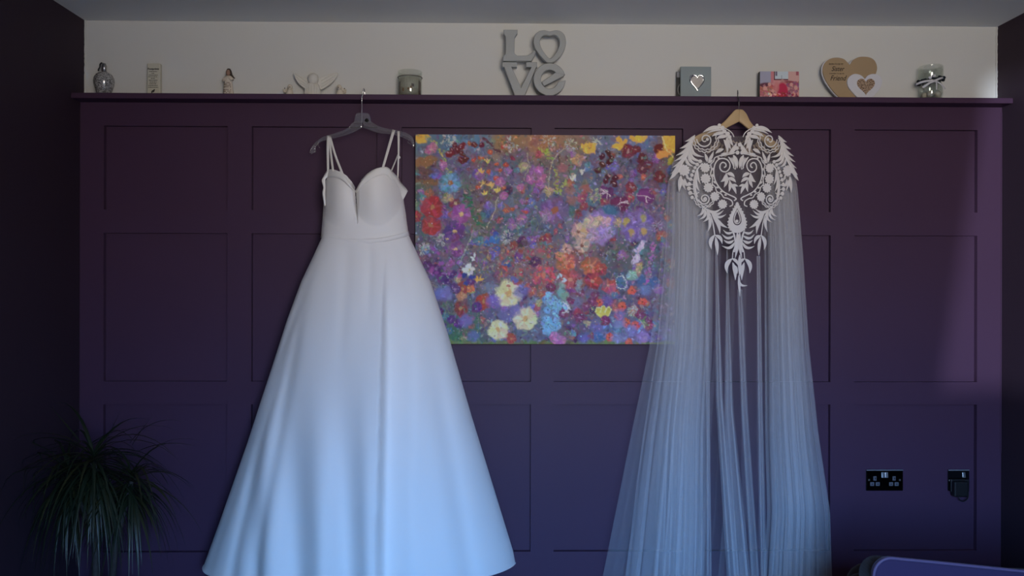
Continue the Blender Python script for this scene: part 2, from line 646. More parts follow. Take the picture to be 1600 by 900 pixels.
def strip(name, top, bot, yf, m, parent, k=6, thick=0.003, rows=5, bulge=0.004):
    T, B = catmull(top, k), catmull(bot, k)
    n = min(len(T), len(B))
    vs = []
    for j in range(rows):
        s_ = j / (rows - 1)
        for i in range(n):
            p = lerp(T[i], B[i], s_)
            vs.append(P(p[0], p[1], yf(p[0], p[1]) - bulge * math.sin(math.pi * (0.15 + 0.85 * s_))))
    o = obj(name, vs, grid_faces(n, rows), m, parent, True)
    md = o.modifiers.new('thickness', 'SOLIDIFY'); md.thickness = thick; md.offset = 0
    return o


yb_ = lambda px, py: bod_y(px, max(py, 268)) - 0.006
# folded band along the neckline, left cup then right cup with its dropped shoulder flap
strip('neckline_band', [(504, 279), (512, 266.5), (521.5, 265), (531.5, 269.5), (541.5, 279.5), (551.5, 293), (555.2, 298)],
      [(509, 279), (515, 277.5), (523, 277.5), (531, 279.5), (539, 285), (548, 294), (555.2, 301)], yb_, m_band, dress)
strip('neckline_band', [(556.2, 298), (563, 285), (573, 272.5), (586.5, 264), (600, 261), (606, 262), (611.5, 267)],
      [(556.4, 301), (565, 292), (575, 283.5), (587, 276.5), (600, 273), (606, 275), (611, 280)], yb_, m_band, dress)
yflap = lambda px, py: YD - 0.085 + 0.075 * sstep(603, 637, px)
strip('shoulder_band', [(604, 261.5), (611.5, 267), (621.7, 277.5), (626, 285), (634, 294), (637, 298.7)],
      [(603, 273), (608, 283), (612, 293), (618, 301), (624, 308), (629.5, 313)], yflap, m_band, dress, bulge=0.008)
strip('shoulder_band', [(512, 267), (504.5, 278), (503, 283), (505.5, 293), (504, 302), (507, 322)],
      [(514, 276), (509, 279), (508, 285), (508.5, 294), (508, 303), (509, 321)], lambda px, py: YD - 0.055, m_band, dress, bulge=0.003)
# waistband
yw = lambda px, py: bod_y(px, 368) - 0.004
nwb = [(502.5 + 135.5 * t, 365.3 - 4 * t + 10.4 * 4 * t * (1 - t)) for t in np.linspace(0, 1, 12)]
strip('waistband', nwb, [(a - (1.2 if a < 560 else -1.8) * abs(a - 570) / 66, b_ + 6.5) for a, b_ in nwb], yw, m_satin, dress, bulge=0.003)


def ribbon(name, pts, wpx, ys, m, parent, thick=0.0012):
    pp = catmull(pts, 6)
    n = len(pp)
    vs = []
    for i, p in enumerate(pp):
        t = i / (n - 1)
        a, b_ = pp[max(0, i - 1)], pp[min(n - 1, i + 1)]
        d = (b_ - a) / max(1e-6, np.linalg.norm(b_ - a))
        nn = np.array([-d[1], d[0]])
        w_ = wpx if not isinstance(wpx, tuple) else lerp(wpx[0], wpx[1], t)
        y = lerp(ys[0], ys[1], t)
        for s_ in (-0.5, 0.5):
            q = p + nn * w_ * s_
            vs.append(P(q[0], q[1], y))
    o = obj(name, vs, grid_faces(2, n), m, parent, True)
    md = o.modifiers.new('thickness', 'SOLIDIFY'); md.thickness = thick; md.offset = 0
    return o


HY = -0.112           # depth of the hanger bars
ribbon('strap', [(513, 212), (512.2, 235), (512.6, 268)], (4.6, 3.4), (HY - 0.006, YD - 0.06), m_band, dress)
ribbon('strap', [(514.5, 213), (517, 240), (520.3, 267)], (3.4, 3.4), (HY - 0.005, YD - 0.085), m_band, dress)
ribbon('strap', [(515.5, 213), (524, 243), (536, 274)], (3.2, 3.6), (HY + 0.004, YD - 0.06), m_band, dress)
ribbon('strap', [(615.4, 203), (607, 232), (598, 263)], (4.6, 3.6), (HY - 0.006, YD - 0.085), m_band, dress)
ribbon('strap', [(622.6, 205), (622.8, 235), (621.5, 279)], (3.6, 2.0), (HY - 0.005, YD - 0.05), m_band, dress)
ribbon('strap', [(622.5, 240), (617, 254), (611, 268)], (1.8, 2.2), (HY - 0.006, YD - 0.07), m_band, dress)
kn = P(623.5, 246, HY - 0.012)
lathe('strap_slider', [(0.001, -0.006), (0.005, -0.003), (0.0055, 0.002), (0.002, 0.006)], kn, m_band, dress, n=10)

# ------------------------------------------------------------------ clear hanger
m_clear = thin_glass('clear_plastic', (0.93, 0.93, 0.95, 1), 0.17, rough=0.12, diff=0.42)
m_chrome = mat('bright_steel', (0.75, 0.75, 0.76), rough=0.18, metal=1.0)
hang = thing('plastic_hanger', 'clear plastic dress hanger with notched arms and steel hook', 'hanger', P(566, 197, HY))


def arm(name, up, lo, y, th, m, parent, k=6, tip=None, bevel=0.002, yfun=None):
    a = [tuple(p) for p in catmull(up, k)]
    b_ = [tuple(p) for p in catmull(lo, k)]
    n = min(len(a), len(b_))
    bm = bmesh.new()
    rows_ = []
    for i in range(n):
        yy = y if yfun is None else yfun(a[i][0])
        rows_.append([bm.verts.new(P(a[i][0], a[i][1], yy)), bm.verts.new(P(b_[i][0], b_[i][1], yy)),
                      bm.verts.new(P(b_[i][0], b_[i][1], yy) + Vector((0, th, 0))), bm.verts.new(P(a[i][0], a[i][1], yy) + Vector((0, th, 0)))])
    for i in range(n - 1):
        for c in range(4):
            e_ = (c + 1) % 4
            bm.faces.new((rows_[i][c], rows_[i][e_], rows_[i + 1][e_], rows_[i + 1][c]))
    bm.faces.new(rows_[0]); bm.faces.new(rows_[-1])
    bmesh.ops.recalc_face_normals(bm, faces=bm.faces)
    if bevel:
        ed = [x for x in bm.edges if len(x.link_faces) == 2 and x.calc_face_angle(0) > 1.0]
        bmesh.ops.bevel(bm, geom=ed, offset=bevel, segments=2, affect='EDGES', profile=0.5)
    return bobj(name, bm, m, parent, True)


arm('arm', [(566, 190), (551.6, 191), (542.6, 200), (526, 207), (505.5, 213), (491.7, 223), (483.5, 236), (486, 241)],
    [(566, 199), (551, 207), (540, 211), (528, 214.3), (515, 217.5), (501, 221.6), (494, 229), (491.5, 238)], HY, 0.007, m_clear, hang)
arm('arm', [(567, 190), (579.5, 190), (592, 197), (608, 201.2), (624, 204), (637, 208.5), (645, 215), (648, 226)],
    [(567, 199), (580, 204), (594, 208), (610, 209.5), (624, 213), (634, 217), (641, 221), (645, 231)], HY, 0.007, m_clear, hang)
# hub with a size hole
hubc = [(P(x, y, HY).x, P(x, y, HY).z) for x, y in catmull([(553, 192), (556, 179), (561, 176.5), (571, 176.5), (577, 179), (580, 192)], 5)]
hole = [(P(573, 188, HY).x + 0.0072 * math.cos(a), P(573, 188, HY).z + 0.0072 * math.sin(a)) for a in np.linspace(0, 2 * math.pi, 16, endpoint=False)]
close_prism(hubc, HY - 0.002, HY + 0.008, m_clear, 'hub', hang, holes=[hole])
m_hole = mat('black_plastic', (0.004, 0.004, 0.004), rough=0.5)
lathe('size_peg', [(0.0068, -0.003), (0.0068, 0.003)], (P(573, 188, HY).x, HY + 0.003, P(573, 188, HY).z), m_hole, hang, n=16).data.transform(
    Matrix.Translation((P(573, 188, HY).x, HY + 0.003, P(573, 188, HY).z)) @ Matrix.Rotation(math.pi / 2, 4, 'X') @ Matrix.Translation((-P(573, 188, HY).x, -HY - 0.003, -P(573, 188, HY).z)))
for s_ in (1, -1):       # raised ribs along the arms and strap notches
    pts = [(566 + s_ * 16, 199 if s_ < 0 else 198), (566 + s_ * 32, 208 if s_ < 0 else 203), (566 + s_ * 55, 214 if s_ < 0 else 208), (566 + s_ * 72, 224 if s_ < 0 else 215)]
    tube('rib', [P(p[0], p[1], HY - 0.0015) for p in catmull(pts, 6)], 0.0013, m_clear, hang, n=6)
for pts in ([(500, 218), (497, 225), (499, 231)], [(490, 233), (493, 238), (492, 229)], [(640, 219), (637, 222), (642, 226)]):
    tube('strap_notch', [P(p[0], p[1], HY - 0.001) for p in catmull(pts, 5)], 0.0016, m_clear, hang, n=6)


def hook(px, zb, y, m, parent, rad=0.0016, lean=0.004):
    """wire stem up from the bar, over the front edge of the shelf and down onto its top"""
    x = P(px, 170, y).x
    yb2 = SH_Y + 0.022
    pts = [(x, y, zb), (x, y, Z_SH0 - 0.02), (x, y - 0.001, Z_SH0), (x, SH_Y - 0.010, Z_SH1 - 0.004), (x + lean * .3, SH_Y - 0.009, Z_SH1 + 0.010),
           (x + lean, SH_Y + 0.004, Z_SH1 + 0.024), (x + lean * 2, yb2 - 0.004, Z_SH1 + 0.018), (x + lean * 2.4, yb2, Z_SH1 + 0.0018)]
    tube('hook', catmull(pts, 6), rad, m, parent, n=8)


hook(565.3, P(566, 196, HY).z, HY + 0.003, m_chrome, hang, lean=0.001)

# ------------------------------------------------------------------ wooden hanger and cape
m_wood = mat('pale_hanger_wood', (0.54, 0.38, 0.20), rough=0.45, spec=0.4, var=(14, 0.12))
m_darkwire = mat('dark_steel_hook', (0.12, 0.12, 0.13), rough=0.3, metal=1.0)
WYC = -0.108
wh = thing('wooden_hanger', 'pale wooden coat hanger with dark wire hook holding the cape', 'hanger', P(1155, 190, WYC))
yfw = lambda px: WYC - 0.008 * (1155 - px) / 100
arm('arm', [(1155.5, 170.5), (1149, 171.5), (1141, 180), (1131, 190.5), (1119, 199), (1104, 205), (1090, 211), (1078, 219)],
    [(1155.5, 189.5), (1150, 192.5), (1143, 196), (1134, 200.5), (1122, 207), (1109, 213), (1096, 220), (1084, 228)], WYC, 0.014, m_wood, wh, bevel=0.003, yfun=yfw)
arm('arm', [(1155, 170.5), (1161, 171.5), (1167, 178), (1173, 190), (1183, 201), (1200, 213), (1218, 226), (1232, 240)],
    [(1155, 189.5), (1160, 193), (1166, 198), (1172, 203), (1180, 210), (1194, 222), (1211, 235), (1225, 248)], WYC, 0.014, m_wood, wh, bevel=0.003, yfun=yfw)
hook(1154.5, P(1155, 174, WYC).z, WYC + 0.007, m_darkwire, wh, rad=0.0017, lean=0.0035)

cape = thing('bridal_cape', 'sheer white tulle bridal cape with corded lace yoke on wooden hanger', 'cape', P(1150, 880, -0.12))
m_lace = mat('white_corded_lace', (0.77, 0.735, 0.71), rough=0.8, spec=0.15, bump=(900, 0.25, 0.001))
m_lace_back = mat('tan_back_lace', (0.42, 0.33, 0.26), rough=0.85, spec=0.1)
m_illusion = tulle_mat('illusion_net', (0.62, 0.58, 0.58, 1), 0.10)
m_tulle = tulle_mat('white_tulle', (0.82, 0.82, 0.84, 1), 0.25)
m_tulle_thin = tulle_mat('thin_white_tulle', (0.80, 0.80, 0.82, 1), 0.035)
AX = 1154.0


def cape_y(px, py):
    t = (px - 1148) / 100
    y = -0.175 + 0.040 * t * t
    y += 0.016 * sstep(238, 196, py)
    return y


# tulle: long gathered sheets
capeL = [(196, 1122), (205, 1100), (222, 1075), (240, 1058), (262, 1046), (290, 1042), (400, 1033), (540, 1015), (680, 986), (790, 964), (905, 941)]
capeR = [(196, 1185), (205, 1195), (222, 1215), (240, 1232), (262, 1241), (290, 1246), (400, 1255), (540, 1264), (680, 1279), (800, 1297), (905, 1300)]


def sheet(name, lef, rig, n, a, dep, amp, y0, phase=0.0, nu=220, nv=46, py0=None, py1=None, curve=0.05, m=None, sway=0.6):
    """gathered net between two photo-space edges; n pleats, a > 1/(2 pi n) lets the pleats fold over themselves"""
    ly, lx = [p[0] for p in lef], [p[1] for p in lef]
    ry, rx = [p[0] for p in rig], [p[1] for p in rig]
    py0 = py0 if py0 is not None else max(ly[0], ry[0])
    py1 = py1 if py1 is not None else min(ly[-1], ry[-1])
    ph = [random.uniform(0, 6.28) for _ in range(6)]
    wt = [random.uniform(0.4, 1.0) for _ in range(6)]
    vs = []
    for j in range(nv):
        s_ = j / (nv - 1)
        py = lerp(py0, py1, s_)
        L, R = float(np.interp(py, ly, lx)), float(np.interp(py, ry, rx))
        for i in range(nu):
            u = i / (nu - 1)
            arg = 2 * math.pi * n * u + phase
            wob = wt[0] * math.sin(2 * math.pi * 2.3 * u + ph[0]) + wt[1] * math.sin(2 * math.pi * 4.1 * u + ph[1] + sway * s_)
            g = u + a * math.sin(arg + wob + sway * 1.3 * s_ * math.sin(5 * u + ph[2])) * min(1, 8 * u, 8 * (1 - u)) \
                + 0.4 * a * math.sin(2.7 * arg + ph[3] + 2 * wob) * min(1, 8 * u, 8 * (1 - u))
            px = lerp(L, R, g)
            tt = (2 * u - 1)
            y = y0 + curve * tt * tt - dep * s_ * (1 - tt * tt) - amp * (0.4 + 0.6 * s_) * math.cos(arg + wob)
            vs.append(P(px, py, min(y, -0.015)))
    return obj(name, vs, grid_faces(nu, nv), m or m_tulle, cape, True)


def between(f0, f1):
    """edge lines as fractions of the cape's width"""
    ys = [252, 290, 340, 400, 470, 540, 610, 680, 740, 800, 850, 905]
    def ln(f):
        out = []
        for i, py in enumerate(ys):
            L = float(np.interp(py, [p[0] for p in capeL], [p[1] for p in capeL]))
            R = float(np.interp(py, [p[0] for p in capeR], [p[1] for p in capeR]))
            ff = lerp(f[0], f[1], i / (len(ys) - 1))
            out.append((py, lerp(L, R, ff)))
        return out
    return ln(f0), ln(f1)


l_, r_ = between((0, 0), (1, 1))
sheet('tulle_panel', l_, r_, 7, 0.02, 0.03, 0.012, -0.045, nu=160, curve=0.0, m=m_tulle_thin)                     # back
sheet('tulle_panel', l_, r_, 9, 0.026, 0.05, 0.016, -0.13, nu=260, curve=0.05, m=m_tulle_thin)                    # front
for f0, f1, n, a in (((0.0, 0.10), (0.34, 0.46), 7, 0.040), ((0.02, 0.22), (0.33, 0.46), 9, 0.034), ((0.06, 0.30), (0.30, 0.40), 4, 0.06),
                     ((0.74, 0.70), (1.0, 1.0), 8, 0.036), ((0.78, 0.72), (0.99, 0.93), 7, 0.045), ((0.84, 0.80), (0.97, 0.92), 4, 0.06)):
    l_, r_ = between(f0, f1)
    sheet('tulle_panel', l_, r_, n, a, 0.05, 0.014, -0.10 - 0.02 * random.random(), phase=random.uniform(0, 6), nu=200, curve=0.03)
m_tulle_edge = tulle_mat('single_tulle', (0.80, 0.80, 0.82, 1), 0.13)
for f0, f1 in (((0.0, 0.0), (0.16, 0.24)), ((0.93, 0.90), (1.0, 1.0))):
    l_, r_ = between(f0, f1)
    sheet('tulle_panel', l_, r_, 2, 0.02, 0.03, 0.008, -0.085, nu=60, curve=0.0, m=m_tulle_edge)
# narrow folds hanging in the open middle
for top, mid, bot, w0, w1 in (((1119, 380), (1124, 620), (1145, 905), 4, 18), ((1136, 390), (1139, 640), (1160, 905), 2, 26),
                              ((1156, 452), (1163, 640), (1180, 905), 8, 14), ((1185, 400), (1188, 640), (1193, 905), 6, 10),
                              ((1104, 360), (1106, 620), (1108, 905), 3, 8)):
    lef = [(top[1], top[0] - w0 / 2), (mid[1], mid[0] - (w0 + w1) / 4), (bot[1], bot[0] - w1 / 2)]
    rig = [(top[1], top[0] + w0 / 2), (mid[1], mid[0] + (w0 + w1) / 4), (bot[1], bot[0] + w1 / 2)]
    sheet('tulle_fold', lef, rig, 2, 0.12, 0.02, 0.006, -0.17, nu=40, nv=30, curve=0.0)

# illusion net of the yoke, front and back
def yoke(name, yf, m, y_top, y_bot, mm=30, parent=cape):
    vs = []
    nu, nv = 44, mm
    for j in range(nv):
        py = lerp(y_top, y_bot, j / (nv - 1))
        L = float(np.interp(py, [p[0] for p in capeL], [p[1] for p in capeL]))
        R = float(np.interp(py, [p[0] for p in capeR], [p[1] for p in capeR]))
        if py > 262:                                   # lower edge narrows to the pendant
            k = (py - 262) / (y_bot - 262)
            L, R = lerp(L, 1132, k), lerp(R, 1172, k)
        for i in range(nu):
            px = lerp(L, R, i / (nu - 1))
            p2 = py
            if py < 225:                               # scooped neck
                p2 = py + 16 * max(0, 1 - ((px - 1154) / 34) ** 2) * (225 - py) / 29
            vs.append(P(px, p2, yf(px, p2)))
    return obj(name, vs, grid_faces(nu, nv), m, parent, True)


yk = yoke('lace_yoke', lambda a, b_: cape_y(a, b_) + 0.002, m_illusion, 197, 380)
ybk = yoke('yoke_back', lambda a, b_: -0.055 - 0.01 * ((a - 1150) / 100) ** 2, m_illusion, 199, 262)


class Lace:
    """corded motif outlines drawn in photo space, given real depth on the yoke surface"""
    TH = 0.0016
    SLIM = 0.86

    def __init__(self, parent, m, yf, off=0.0):
        self.parent, self.m, self.yf, self.off = parent, m, yf, off

    def put(self, name, front, faces, ridge=(), lift=0.0):
        vs = [P(a, b_, self.yf(a, b_) - 0.002 - self.off - lift) for a, b_ in front]
        for i in ridge:
            vs[i] = vs[i] + Vector((0, -0.0014, 0))
        n = len(vs)
        # rounded relief: the back sits on the net, the front is proud of it
        allv = vs + [v + Vector((0, self.TH, 0)) for v in vs]
        fs = [tuple(f) for f in faces] + [tuple(reversed([i + n for i in f])) for f in faces]
        cnt = {}
        for f in faces:
            for i in range(len(f)):
                e_ = (f[i], f[(i + 1) % len(f)])
                cnt[e_] = cnt.get(e_, 0) + 1
        for (a, b_) in cnt:
            if (b_, a) not in cnt:
                fs.append((b_, a, a + n, b_ + n))
        obj(name, allv, fs, self.m, self.parent)

    def leaf(self, base, tip, w, bend=0.0, k=9, both=True, name='lace_leaf'):
        w = w * self.SLIM
        def one(mp):
            b_, t_ = np.array(base, float), np.array(tip, float)
            d = t_ - b_
            L = np.linalg.norm(d); d /= L
            nn = np.array([-d[1], d[0]])
            pts = []
            for i in range(k):
                t = i / (k - 1)
                c = b_ + d * L * t + nn * bend * L * math.sin(math.pi * t)
                hw = 0.5 * w * math.sin(math.pi * t ** 0.85) + (0.35 if t < 0.5 else 0.12)
                dd = d + nn * bend * math.pi * math.cos(math.pi * t)
                dd /= np.linalg.norm(dd)
                n2 = np.array([-dd[1], dd[0]])
                pts += [mp(c + n2 * hw), mp(c), mp(c - n2 * hw)]
            fs = []
            for i in range(k - 1):
                fs += [(3 * i, 3 * i + 1, 3 * i + 4, 3 * i + 3), (3 * i + 1, 3 * i + 2, 3 * i + 5, 3 * i + 4)]
            self.put(name, pts, fs, ridge=[1 + 3 * i for i in range(1, k - 1)], lift=random.uniform(0, 0.0016))
        self.each(one, both)

    def disc(self, c, r, both=True, n=12, name='lace_berry', scal=0):
        def one(mp):
            pts = [mp(np.array(c, float))]
            N = n if not scal else scal * 6
            for i in range(N):
                a = 2 * math.pi * i / N
                rr = r * ((0.84 + 0.24 * abs(math.cos(scal * a / 2))) if scal else 1)
                pts.append(mp(np.array([c[0] + rr * math.cos(a), c[1] + rr * math.sin(a)])))
            self.put(name, pts, [(0, 1 + i, 1 + (i + 1) % N) for i in range(N)], ridge=[0], lift=random.uniform(0, 0.0012))
        self.each(one, both)

    def flower(self, c, r, both=True):
        self.disc(c, r, both, name='lace_flower', scal=11)

    def cord(self, pts, w, both=True, k=7, smooth=True, closed=False, name='lace_scroll'):
        def one(mp):
            pp = catmull(pts, k, closed) if smooth else [np.array(p, float) for p in pts]
            n = len(pp)
            out = []
            for i, p in enumerate(pp):
                a = pp[(i - 1) % n] if closed else pp[max(0, i - 1)]
                b_ = pp[(i + 1) % n] if closed else pp[min(n - 1, i + 1)]
                d = b_ - a
                d = d / max(1e-6, np.linalg.norm(d))
                nn = np.array([-d[1], d[0]])
                out += [mp(p + nn * w / 2), mp(p - nn * w / 2)]
            fs = [(2 * i, 2 * i + 1, 2 * i + 3, 2 * i + 2) for i in range(n - 1)]
            if closed:
                fs.append((2 * n - 2, 2 * n - 1, 1, 0))
            self.put(name, out, fs)
        self.each(one, both)

    def spiral(self, c, r0, r1, a0, turns, w, both=True, tail=None):
        pts = []
        N = int(abs(turns) * 16) + 4
        for i in range(N):
            t = i / (N - 1)
            a = a0 + turns * 2 * math.pi * t
            r = lerp(r0, r1, t ** 0.85)
            pts.append((c[0] + r * math.cos(a), c[1] + r * math.sin(a)))
        if tail: pts = tail + pts
        self.cord(pts, w, both, k=2)

    def scallop(self, c, r, a0, a1, n, amp, w, both=True, sy=1.0):
        pts = []
        N = n * 8
        for i in range(N + 1):
            t = i / N
            a = lerp(a0, a1, t)
            rr = r + amp * abs(math.sin(math.pi * n * t))
            pts.append((c[0] + rr * math.cos(a), c[1] + sy * rr * math.sin(a)))
        self.cord(pts, w, both, smooth=False)

    def each(self, fn, both):
        fn(lambda p: (p[0], p[1]))
        if both:
            def mir(p):
                d = AX - p[0]
                if d < 0: return (AX - d, p[1])
                return (AX + d * (1.0 - 0.0012 * d), p[1] + 0.012 * d)
            fn(mir)


L = Lace(yk, m_lace, cape_y)
pi = math.pi
# shoulders: feathered leaves
for b_, t_, w_, bd in (((1086, 211), (1070, 221), 4.5, -.1), ((1083, 217), (1062, 232), 5.5, -.1), ((1081, 223), (1056, 243), 5.5, -.1),
                       ((1079, 229), (1053, 252), 5.5, -.1), ((1076, 236), (1050, 262), 6, -.1), ((1069, 244), (1048, 272), 6.5, -.08),
                       ((1059, 258), (1046, 281), 7.5, -.08), ((1066, 250), (1054, 275), 6, -.05), ((1072, 243), (1060, 262), 5, 0)):
    L.leaf(b_, t_, w_, bd)
for b_, t_, w_, bd in (((1080, 222), (1100, 245), 5.5, .28), ((1078, 230), (1098, 252), 5.5, .28), ((1076, 238), (1092, 257), 5.0, .25),
                       ((1072, 246), (1083, 260), 5.0, .2)):
    L.leaf(b_, t_, w_, bd)
L.cord([(1086, 211), (1080, 224), (1074, 240), (1066, 256)], 1.6)
# shoulder shell scrolls
L.spiral((1102, 218), 13.5, 2.2, pi * 1.02, -1.35, 2.0)
L.disc((1105.4, 217.6), 2.4)
L.scallop((1102, 217), 16, pi * 1.05, -0.18 * pi, 8, 1.6, 1.5)
L.scallop((1102, 217), 19.5, pi * 1.05, 0.0, 9, 1.8, 1.5)
# neckline
L.leaf((1128, 199), (1098, 207), 6.5, .1)
L.leaf((1131, 203), (1104, 209), 4.0, .1)
L.leaf((1133, 207), (1112, 213), 6.0, .08)
L.leaf((1137, 213), (1119, 217), 6.5, .1)
L.disc((1124, 195.5), 2.6); L.disc((1129, 199.5), 3.2); L.disc((1132, 205), 3.4); L.disc((1137, 209), 3.6); L.disc((1140, 214), 3)
L.cord([(1128, 198), (1138, 203), (1144, 208), (1147, 214)], 1.4)
L.leaf((1131, 218), (1136, 240), 5.5, -.12)
L.leaf((1136, 214), (1142, 233), 6.5, .08)
L.leaf((1141, 214), (1146, 228), 4.5, .1)
L.leaf((1141, 236), (1151, 222), 5.0, .12)
L.leaf((1140, 237), (1151, 231), 4.5, .12)
L.leaf((1139, 238), (1150, 238), 4.0, .1)
L.leaf((1131, 233), (1118, 240), 5.5, .1)
L.leaf((1137, 241), (1126, 241), 3.0, .1)
for c in ((1156, 226), (1151.6, 231.4), (1160.2, 231.4), (1152.4, 238.4), (1159.6, 238.4)):
    L.disc(c, 3.1, both=False)
# small sprig left of the heart
L.leaf((1105, 253), (1101, 239), 5.0, 0.05); L.leaf((1107, 252), (1115, 236), 5.0, 0.05); L.leaf((1106, 253.5), (1114, 249), 4.0, .1)
# flowers and berries
for c, r in (((1102, 262), 7.2), ((1102.5, 279), 7.6), ((1107, 293), 7.2), ((1117, 307), 7.0), ((1129, 319), 7.0), ((1069, 266), 8.5)):
    L.flower(c, r)
for c, r in (((1094, 252), 2.9), ((1089.5, 257), 2.9), ((1086, 262), 2.6), ((1083.5, 267.5), 2.6), ((1081, 273.5), 2.9), ((1079, 280), 2.9),
             ((1077, 287), 2.6), ((1076.5, 294.5), 3.2), ((1078.5, 301.5), 3.2), ((1081.5, 308.5), 2.8)):
    L.disc(c, r)
L.cord([(1098, 255), (1090, 264), (1086, 275), (1084, 288), (1085, 300), (1089, 311), (1096, 317)], 2.3)
for b_, t_, w_, bd in (((1090, 264), (1095, 288), 4.8, .1), ((1087, 274), (1093, 299), 5.2, .1), ((1085.5, 288), (1090.5, 308), 4.8, .1),
                       ((1070, 279), (1081, 289), 5.0, .35), ((1067, 280), (1072, 297), 4.0, .1), ((1064, 274), (1061, 300), 7.5, 0),
                       ((1074, 272), (1080, 280), 4.0, .3)):
    L.leaf(b_, t_, w_, bd)
for y_ in (280, 287, 294, 301):
    L.cord([(1085, y_ + 2), (1081, y_ + 1), (1078, y_)], 1.3)
# rose scrolls
L.spiral((1101, 310.5), 9.5, 1.8, pi * 0.95, -1.75, 1.8)
L.disc((1100.5, 311), 2.0)
L.scallop((1101, 309), 12, pi * 1.25, -0.15 * pi, 7, 1.5, 1.4)
L.scallop((1101, 309), 15, pi * 1.0, -0.02 * pi, 7, 1.6, 1.4, sy=0.95)
# the heart
L.cord([(1147, 313.5), (1150.2, 311), (1147.5, 308), (1140, 304.5), (1130, 299), (1122, 290), (1117, 280), (1115.3, 268), (1117.3, 256.5), (1122.3, 249.5),
        (1129.3, 247.5), (1136.5, 249.8), (1140.5, 256), (1139.8, 263), (1135, 268), (1128.9, 267.6), (1125.2, 263.2), (1125.6, 257),
        (1129.5, 253.6), (1133.9, 255.8), (1134.3, 259.8), (1131.3, 261.8)], 1.9)
L.cord([(1140, 322.5), (1144.5, 320), (1143.5, 314), (1137, 310), (1131, 308.5), (1127, 303), (1120, 299), (1117.5, 292), (1113, 287), (1113.6, 279), (1110.4, 272),
        (1112, 264), (1110.5, 257), (1115, 252), (1117, 246.5), (1124, 243.5), (1132, 241)], 1.7)
for b_, t_ in (((1114, 262), (1115.5, 268)), ((1113, 272), (1115.5, 277)), ((1115, 283), (1119, 287)), ((1119, 292), (1123, 294)), ((1125, 299), (1129, 300)), ((1132, 304), (1136, 305)), ((1121, 247), (1125, 246.5))):
    L.leaf(b_, t_, 3.2, 0, k=5)
L.leaf((1126, 244.5), (1145, 241), 3.0, -.08); L.cord([(1127, 242.5), (1136, 238.5), (1146, 239.8)], 1.2)
L.leaf((1138, 245), (1147, 264), 4.2, -.12); L.cord([(1143.5, 246), (1148, 254), (1149.5, 264), (1145.5, 261.5)], 1.2)
L.leaf((1146, 242), (1152.3, 263), 7.0, -.05)
for b_, t_, w_, bd in (((1135, 271), (1126, 284), 6.8, -.18), ((1136, 271), (1148, 277.5), 6.2, -.15), ((1136, 276), (1131, 293), 5.6, -.08),
                       ((1138, 278), (1150, 285), 5.6, -.12), ((1140, 283), (1139, 299.5), 5.2, -.08), ((1142, 286.5), (1150.5, 303), 5.4, -.06), ((1145, 288), (1153.5, 291), 4, 0)):
    L.leaf(b_, t_, w_, bd)
L.cord([(1134.5, 270), (1137, 277), (1144, 289)], 1.3)
# spray below the rose
for b_, t_, w_, bd in (((1098, 324), (1089, 337.5), 4.2, -.25), ((1100.5, 326), (1092, 343), 4.6, -.28), ((1104, 329), (1098, 347), 4.8, -.3), ((1108, 337), (1106, 362), 5.2, -.1),
                       ((1112, 334), (1125, 365), 7.0, -.1), ((1102, 325.5), (1128, 325), 4.6, .24), ((1108, 329), (1131, 328), 4.6, .28),
                       ((1112, 334), (1135, 334.5), 4.4, .22), ((1119, 340), (1137, 356), 5.0, .1)):
    L.leaf(b_, t_, w_, bd)
L.cord([(1097, 321), (1104, 328), (1110, 336), (1114, 349), (1117, 368)], 1.8)
L.leaf((1117, 367), (1112, 390), 6.8, .18); L.leaf((1117, 367.5), (1128.5, 381), 5.8, -.2); L.leaf((1118, 370), (1121, 399), 6.0, -.03)
# pendant drop
def tear(cx, yt, yb2, hw, n=40):
    out = []
    for i in range(n):
        a = 2 * pi * i / n
        s_ = (1 - math.cos(a)) / 2
        out.append((cx + hw * math.sin(a) * s_ ** 0.65 * 1.05, lerp(yt, yb2, s_)))
    return out
o_, i_ = tear(1152, 316, 364, 18.5), tear(1152, 325, 352, 8.8)
L.put('lace_drop', o_ + i_, [(k, (k + 1) % 40, 40 + (k + 1) % 40, 40 + k) for k in range(40)])
L.cord(tear(1152, 328, 349.5, 6.0, 20), 1.5, both=False, closed=True, k=2)
L.disc((1151.5, 345.5), 2.4, both=False)
for k in range(11):
    a = lerp(0.3, 2.5, k / 10)
    s_ = (1 - math.cos(a)) / 2
    for sg in (-1, 1):
        L.disc((1152 + sg * 18.8 * math.sin(a) * s_ ** 0.65 * 1.05, lerp(316, 364, s_)), 1.4, both=False, n=6)
for b_, t_, w_, bd in (((1146, 362), (1130, 359), 3.8, -.25), ((1147, 368), (1128, 365.5), 4.2, -.28), ((1147, 375), (1131, 375), 4.4, -.25), ((1148.5, 378), (1128, 384), 4.8, -.3)):
    L.leaf(b_, t_, w_, bd)
L.cord([(1145, 361), (1148, 370), (1149, 382), (1147, 394)], 2.6)
L.leaf((1152, 362), (1148.5, 404), 6.0, -.05)
L.cord([(1149, 385), (1145.5, 393), (1144.3, 405)], 1.3)
L.leaf((1144, 404), (1136.5, 427), 7.5, .2); L.leaf((1144, 404), (1154, 416), 5.0, -.15); L.leaf((1145, 410), (1149, 438), 6.2, -.05); L.leaf((1147, 414), (1152, 428), 4.2, -.1)
L.leaf((1156, 398), (1155.5, 432), 6.0, 0, both=False)
L.leaf((1154, 436), (1168, 446), 4.2, .3, both=False)
L.leaf((1154.5, 430), (1156, 463), 4.2, 0, both=False)
